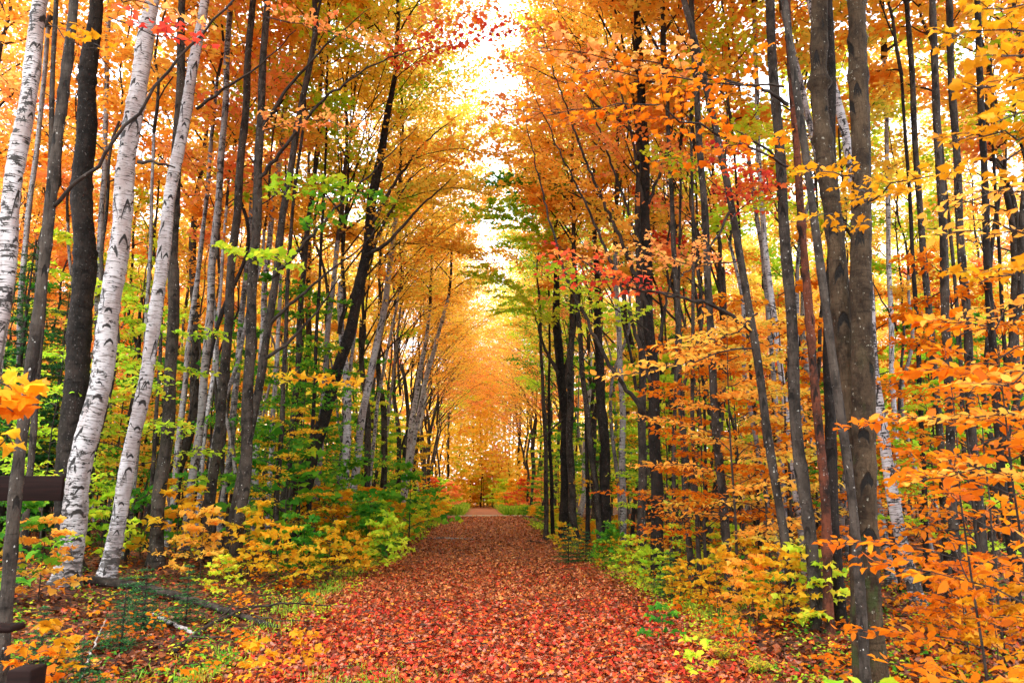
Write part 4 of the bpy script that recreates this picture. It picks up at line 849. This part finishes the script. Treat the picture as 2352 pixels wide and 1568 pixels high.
# near beech saplings whose leaves fill the right side
for i, (px, dep, s, key, col, lb) in enumerate([
    (2240, 4.9, .72, ('near', 0), 'deep', 'near beech sapling with bright orange leaves at the right edge'),
    (2330, 4.0, .75, ('near', 1), 'deep', 'nearest beech sapling, blurred orange leaves at the right frame edge'),
    (2285, 7.2, .85, ('near', 0), 'deep', 'deep orange beech sapling before the kinked grey maple'),
    (1700, 11.0, 1.0, ('beech', 1), 'orange', 'orange beech sapling left of the curving grey maple'),
    (1620, 12.6, 1.0, ('beech', 3), 'deep', 'orange beech sapling beside the black-based trunk'),
    (1760, 12.0, 1.05, ('beech', 0), 'gold', 'golden beech sapling behind the curving grey maple'),
    (2062, 12.2, .8, ('beech', 2), 'deep', 'orange beech sapling behind the slanting white birch'),
    (2168, 11.5, .7, ('maple', 1), 'lime', 'yellow-green maple sapling between the two straight grey maples')]):
    plant_px(key, col, px, 1300, dep, lb, s)
# overhanging golden foliage at the top right: a maple just outside the frame
t, _, _ = tree('maple_tree', 'golden maple outside the right frame edge, its blurred near leaves hanging in', 'grey', 3.6, [(2560, 1560), (2540, 800), (2500, 0)], 60, ('slim', 0), 'gold', 6.5)
for i, (x0, y0, x1, y1, d, c) in enumerate([(2420, 60, 2190, 90, 3.3, 'amber'), (2420, 180, 2230, 200, 3.1, 'amber'), (2430, 300, 2180, 330, 3.4, 'amber'), (2430, 420, 2200, 470, 3.2, 'orange'),  # amber sprays: golden leaves made darker, shade put into their colour
        (2420, 520, 2170, 540, 3.5, 'orange'), (2430, 620, 2250, 650, 3.2, 'amber'), (2430, 0, 2260, 20, 3.0, 'amber'), (2420, 730, 2160, 740, 3.6, 'orange'), (2430, 860, 2260, 880, 3.4, 'orange'),
        (2420, 960, 2080, 960, 3.9, 'orange'), (2420, 1080, 2120, 1100, 3.8, 'orange'), (2420, 250, 2290, 280, 2.6, 'amber'), (2420, 120, 2300, 130, 2.5, 'amber')]):
    leafy(t, [(2520, y0-40, 3.6), (x0, y0, d+.1), ((x0+x1)/2, (y0+y1)/2-8, d), (x1, y1, d-.1)], c, .008, .32, 12, 9, .058, BEECH if i in (3, 4, 7, 8, 9, 10) else MAPLE, seed=i*3, start=.25)
# near left twigs with big yellow leaves
t = thing('maple_sapling', 'thin sapling with large golden leaves at the left frame edge', 'sapling', (float(U(-60, 1200, 3.6)[0]), 3.6, float(gz(U(-60, 1200, 3.6)[0], 3.6))))
mb = MB(); mb.tube([(0, 0, -.02), (.02, 0, .8), (0, .02, 1.6), (.03, 0, 2.4)], [.012, .010, .008, .004], 6); link('stem', mb.build('stem'), BK['twig'], t)
leafy(t, [(-70, 930, 3.6), (-20, 890, 3.5), (20, 890, 3.4), (45, 900, 3.3)], 'yellow', .005, .18, 6, 6, .10, seed=1)
leafy(t, [(-70, 980, 3.6), (-30, 930, 3.5), (0, 930, 3.4), (30, 945, 3.3)], 'deep', .005, .12, 5, 5, .10, seed=4)
leafy(t, [(-70, 1060, 3.6), (-30, 1010, 3.5), (0, 1010, 3.4), (30, 1020, 3.3)], 'yellow', .004, .08, 3, 4, .08, seed=2)
for i, (px, py, dep, s, col, lb) in enumerate([
    (400, 1480, 3.9, .78, 'yellow', 'small yellow maple seedling with a lime lowest leaf, bottom left'),
    (600, 1350, 6.6, .62, 'yellow', 'small yellow maple seedling above the fallen branches'),
    (700, 1350, 7.2, .6, 'amber', 'golden maple seedling at the left edge of the path'),
    (150, 1300, 6.3, .8, 'amber', 'amber maple seedling left of the fallen log'),
    (80, 1320, 5.8, .7, 'deep', 'orange maple seedling beside the slim grey maple'),
    (1985, 1480, 4.0, .95, 'lime', 'bright lime seedling in front of the joined brown pair'),
    (2060, 1540, 3.9, .7, 'lime', 'lime seedling with one broad leaf at the bottom right edge'),
    (1600, 1480, 6.6, .6, 'lime', 'low lime seedling at the right edge of the near path'),
    (1520, 1400, 8.2, .7, 'green', 'low green seedling at the right edge of the path')]):
    plant(('seedling', i % 2), col, float(U(px, py, dep)[0]), dep, lb, s=s)
# small firs
for i, (px, dep, s, k, lb) in enumerate([
    (215, 6.3, .5, 0, 'small dark fir seedling in the bottom left litter'), (300, 8.0, .55, 1, 'fir seedling below the fallen log on the left'),
    (345, 9.4, .75, 0, 'fir seedling before the clean white birch'), (440, 10.0, .55, 1, 'fir seedling right of the clean white birch foot'),
    (1305, 18.0, .7, 1, 'small fir at the right verge beneath the forking trunk'), (1540, 12.2, .8, 0, 'small dark fir at the foot of the black-based trunk'),
    (1345, 18.5, .8, 0, 'tiny fir right of the other fir at the right verge'), (120, 7.2, .4, 1, 'tiny fir seedling at the lower left edge'),
    (-5, 15.5, 1.0, 2, 'dark evergreen at the left edge behind the white birch'), (95, 17.5, .95, 2, 'dark evergreen filling the gap left of the black trunk')]):
    plant(('fir', k), 'fir', float(U(px, 1250, dep)[0]), dep, lb, s=s, name='fir_tree' if k == 2 else None, cat='fir tree' if k == 2 else None)
# ferns
def fern(px, dep, s, label, seed):
    rng = np.random.default_rng(seed); x = float(U(px, 1450, dep)[0]); t = thing('fern', label, 'fern', (x, dep, float(gz(x, dep))))
    P_, N_, D_, S_ = [], [], [], []; mb = MB()
    for i in range(7):
        a = i*.9+rng.normal(0, .2); Q = path_curve(rng, (0, 0, 0), a, 1.35, .1, s*rng.uniform(.7, 1.1), 9, .04); mb.tube(Q, np.linspace(.004, .0012, 9), 3, cap=False)
        for j in range(26):
            f = .12+.88*j/26; q = min(7.999, f*8); k = int(q); p = Q[k]+(Q[k+1]-Q[k])*(q-k); aa = a+(1 if j % 2 else -1)*1.3
            P_.append(p); D_.append((math.cos(aa), math.sin(aa), -.15)); N_.append((rng.normal(0, .2), rng.normal(0, .2), 1)); S_.append(s*.24*math.sin(math.pi*min(.97, .12+.85*(1-f)))**.8+.01)
    link('stalks', mb.build('f'), BK['twig'], t).name = 'stalk'
    me = leaf_mesh('fronds', np.array(P_), np.array(N_), np.array(D_), np.array(S_), (NEEDLE[0]*np.array([.9, 1, 1]), NEEDLE[1]), np.clip(rng.random(len(P_))*.5+rng.random()*.5, 0, 1)); link('frond', me, LM['fern'], t)
for i, (px, dep, s, lb) in enumerate([(1660, 7.8, .30, 'yellow-green fern at the right edge of the near path'), (1610, 8.6, .26, 'smaller fern behind the yellow-green one, right of the path'),
    (1740, 7.2, .28, 'fern nearest the right-hand clump'), (1830, 6.0, .26, 'fern in front of the right-hand clump'), (1880, 5.2, .24, 'yellow fern beside the lime seedling, lower right'),
    (1760, 6.0, .22, 'little fern low between the path and the right-hand clump')]): fern(px, dep, s, lb, i)
# ------------------------------------------------------------------ fallen wood
def stick(name, label, px, r0, r1, mat, cat='fallen branch', subs=(), lift=.03, name2='branch'):
    pts = []
    for p in px:
        x, y = gxy(p[0], p[1]); pts.append((x, y, float(gz(x, y))+lift+(p[2] if len(p) > 2 else 0)))
    pts = np.array(pts); root = pts[0].copy()
    def go(P, a, b, seed):
        d = np.concatenate([[0], np.cumsum(np.linalg.norm(np.diff(P, axis=0), axis=1))]); n = max(8, int(d[-1]/.08)); s = np.linspace(0, d[-1], n)
        Q = np.stack([np.interp(s, d, P[:, i]) for i in range(3)], -1); rng = np.random.default_rng(seed); Q[1:-1] += rng.normal(0, .006, (n-2, 3))
        m = MB(); m.tube(Q, np.linspace(a, b, n), 10, bump=1+rng.normal(0, .05, (n, 10))); return m
    o = link(name, go(pts-root, r0, r1, 1).build('log'), BK[mat]); o.location = root; tag(o, label, cat)
    for k, sp in enumerate(subs):
        q = []
        for p in sp:
            x, y = gxy(p[0], p[1]); q.append((x, y, float(gz(x, y))+lift+(p[2] if len(p) > 2 else .03)))
        link(name2, go(np.array(q)-root, r1*.9+.004, .004, k+5).build('twig'), BK['twig'], o)
    return o
stick('fallen_log', 'long dark fallen log lying in the litter at lower left', [(195, 1345, .05), (330, 1365, .08), (450, 1395, .06), (640, 1447)], .065, .03, 'grey', 'log')
stick('fallen_branch', 'bare forked fallen branch reaching toward the path at lower left', [(400, 1500), (480, 1450, .05), (560, 1420, .1), (660, 1410, .12), (760, 1400, .03)], .03, .009, 'twig',
      subs=[[(480, 1450), (560, 1400, .15), (640, 1360, .2), (720, 1330, .1)], [(560, 1420), (640, 1440, .05), (720, 1435, .02)], [(440, 1475), (520, 1480, .05), (600, 1440, .05)]])
stick('fallen_branch', 'short pieces of pale birch branch under the yellow seedling leaves', [(350, 1415), (400, 1440), (450, 1462)], .03, .022, 'birch')
stick('fallen_branch', 'thin bare grey twig standing up at the bottom left', [(185, 1566), (215, 1500, .05), (240, 1450, .1)], .012, .006, 'pale')
stick('fallen_branch', 'white birch stick lying across the path', [(968, 1238), (1010, 1237), (1050, 1238), (1088, 1240)], .034, .024, 'birch', 'stick')
stick('fallen_branch', 'small dark stick on the right half of the far path', [(1212, 1244), (1240, 1247), (1262, 1250)], .03, .015, 'twig', 'stick')
stick('fallen_branch', 'thin fallen twig in the leaves at the right edge of the near path', [(1500, 1420), (1540, 1435), (1570, 1445)], .012, .006, 'twig', 'stick')
rng = np.random.default_rng(77); mb = MB()
for i in range(420):
    y = 3.6+22*rng.random()**1.4; x = XC+rng.choice([-1, 1])*(rng.uniform(0, 2.3) if rng.random() < .25 else rng.uniform(2.2, 2.4+y*.5)); a = rng.uniform(0, 6.28); L = rng.uniform(.1, .5)
    P = np.array([(x+math.cos(a)*L*k/3+rng.normal(0, .012), y+math.sin(a)*L*k/3+rng.normal(0, .012), 0) for k in range(4)]); P[:, 2] = gz(P[:, 0], P[:, 1])+.03+rng.random(4)*.02; mb.tube(P, np.linspace(.006, .002, 4)*rng.uniform(.6, 1.5), 4)
tag(link('fallen_twigs', mb.build('t'), BK['twig']), 'small dead twigs scattered through the leaf litter', 'twigs', kind='stuff')
# ------------------------------------------------------------------ brown board and posts at the left
g = G('dark_brown_stained_wood'); a = g.n('Attribute', attribute_name='bark').outputs['Vector']; n = g.noise(g.mul(a, (3, 3, 60)), 1, 4, .6)
g.pbr(g.ramp(n, [(.3, (.006,.003,.0025)), (.75, (.014,.006,.005))]), .75, n, .25, .006, .08); M_WOOD = g.m
def boxpart(name, lo, hi, parent=None, bev=.006):
    m = MB(); m.box(lo, hi); o = link(name, m.build(name, False), M_WOOD, parent)
    b = o.modifiers.new('bevel', 'BEVEL'); b.width = bev; b.segments = 2; return o
D_ = 7.0; xr = float(U(145, 1120, D_)[0]); zt = float(U(80, 1092, D_)[2]); zb = float(U(80, 1150, D_)[2]); xl = xr-1.5
t = thing('sign_board', 'dark brown blank-backed wooden board behind the slim grey maple, left edge', 'sign', (xl+.2, D_+.08, float(gz(xl, D_))))
m_ = np.array(t.location)
boxpart('board', (xl-m_[0], -.10, zb-m_[2]), (xr-m_[0], -.06, zt-m_[2]), t)
boxpart('post', (-.06, -.055, -.1), (.06, .055, zt+.08-m_[2]), t)
x0 = float(U(14, 1550, 3.2)[0]); x1 = float(U(70, 1550, 3.2)[0]); zt = float(U(40, 1538, 3.2)[2])
o = boxpart('wooden_post', (x0, 3.2, -.1), (x1, 3.32, zt), None, .008); tag(o, 'short square dark brown post cut off by the bottom left corner', 'post')
x1 = float(U(32, 1440, 3.6)[0]); zt = float(U(20, 1436, 3.6)[2]); zz = float(U(20, 1452, 3.6)[2])
t = thing('wooden_rail', 'weathered dark rail end poking in at the left frame edge', 'rail', (x1-1.0, 3.65, float(gz(x1-1, 3.65))))
boxpart('rail', (-.3, -.07, zz-t.location.z), (1.0, .05, zt-t.location.z), t, .012); boxpart('post', (.1, -.05, -.1), (.22, .045, zz-t.location.z), t)
# labels that point: each by the landmark it stands behind
LM_SHORT = {'L1': 'the leftmost birch', 'L4': 'the black trunk at left', 'L5': 'the widest birch', 'L6': 'the clean white birch', 'L9': 'the dark grey trunk at left', 'L10': 'the mottled birch',
 'L13': 'the dark brown trunk at left', 'L15': 'the grey maple leaning right', 'L17': 'the black leaning trunk', 'L18': 'the leaning verge birch', 'L19': 'the far birch pair', 'R10': 'the forking dark trunk',
 'R12': 'the second dark trunk', 'R9': 'the black-based trunk', 'R8': 'the straight dark grey maple', 'R7': 'the curving grey maple', 'R4': 'the lichen-spotted maple', 'R1': 'the joined brown pair',
 'R18': 'the thin upright birch', 'R20': 'the straight grey maples', 'R22': 'the rightmost trunk'}
NUM = ['first', 'second', 'third', 'fourth', 'fifth', 'sixth', 'seventh', 'eighth', 'ninth', 'tenth', 'eleventh', 'twelfth', 'thirteenth', 'fourteenth', 'fifteenth', 'sixteenth', 'seventeenth', 'eighteenth', 'nineteenth', 'twentieth']
NUM += ['twenty-'+a for a in NUM[:9]]+['thirtieth']+['thirty-'+a for a in NUM[:9]]
def pxat(path, z): k = int(np.argmin(np.abs(path[:, 2]-z))); return proj(path[k])[0]
marks = {k: (pxat(T[k][1], 3.0), T[k][1][0][1]) for k in LM_SHORT}
cnt = {}
for x, y, z, t, what in sorted(LATER, key=lambda e: e[1]):
    px = proj((x, y, z))[0]; k = min((m for m in marks if marks[m][1] < y) or marks, key=lambda m: abs(marks[m][0]-px)) if any(marks[m][1] < y for m in marks) else 'R1'
    kk = (k, what); cnt[kk] = cnt.get(kk, 0)+1; pl = 'behind' if abs(marks[k][0]-px) < 25 else ('left of' if px < marks[k][0] else 'right of')
    t['label'] = f"{NUM[cnt[kk]-1]} {what}, {pl} {LM_SHORT[k]}"
cnt = {}
for side, y, t, c in VERGE:
    kk = (side, c); cnt[kk] = cnt.get(kk, 0)+1; t['label'] = f"{NUM[cnt[kk]-1]} {c} leafy bush up the {'left' if side < 0 else 'right'} verge of the path"
print('trees', ntree, 'saplings', nsap, 'objects', len(bpy.data.objects))
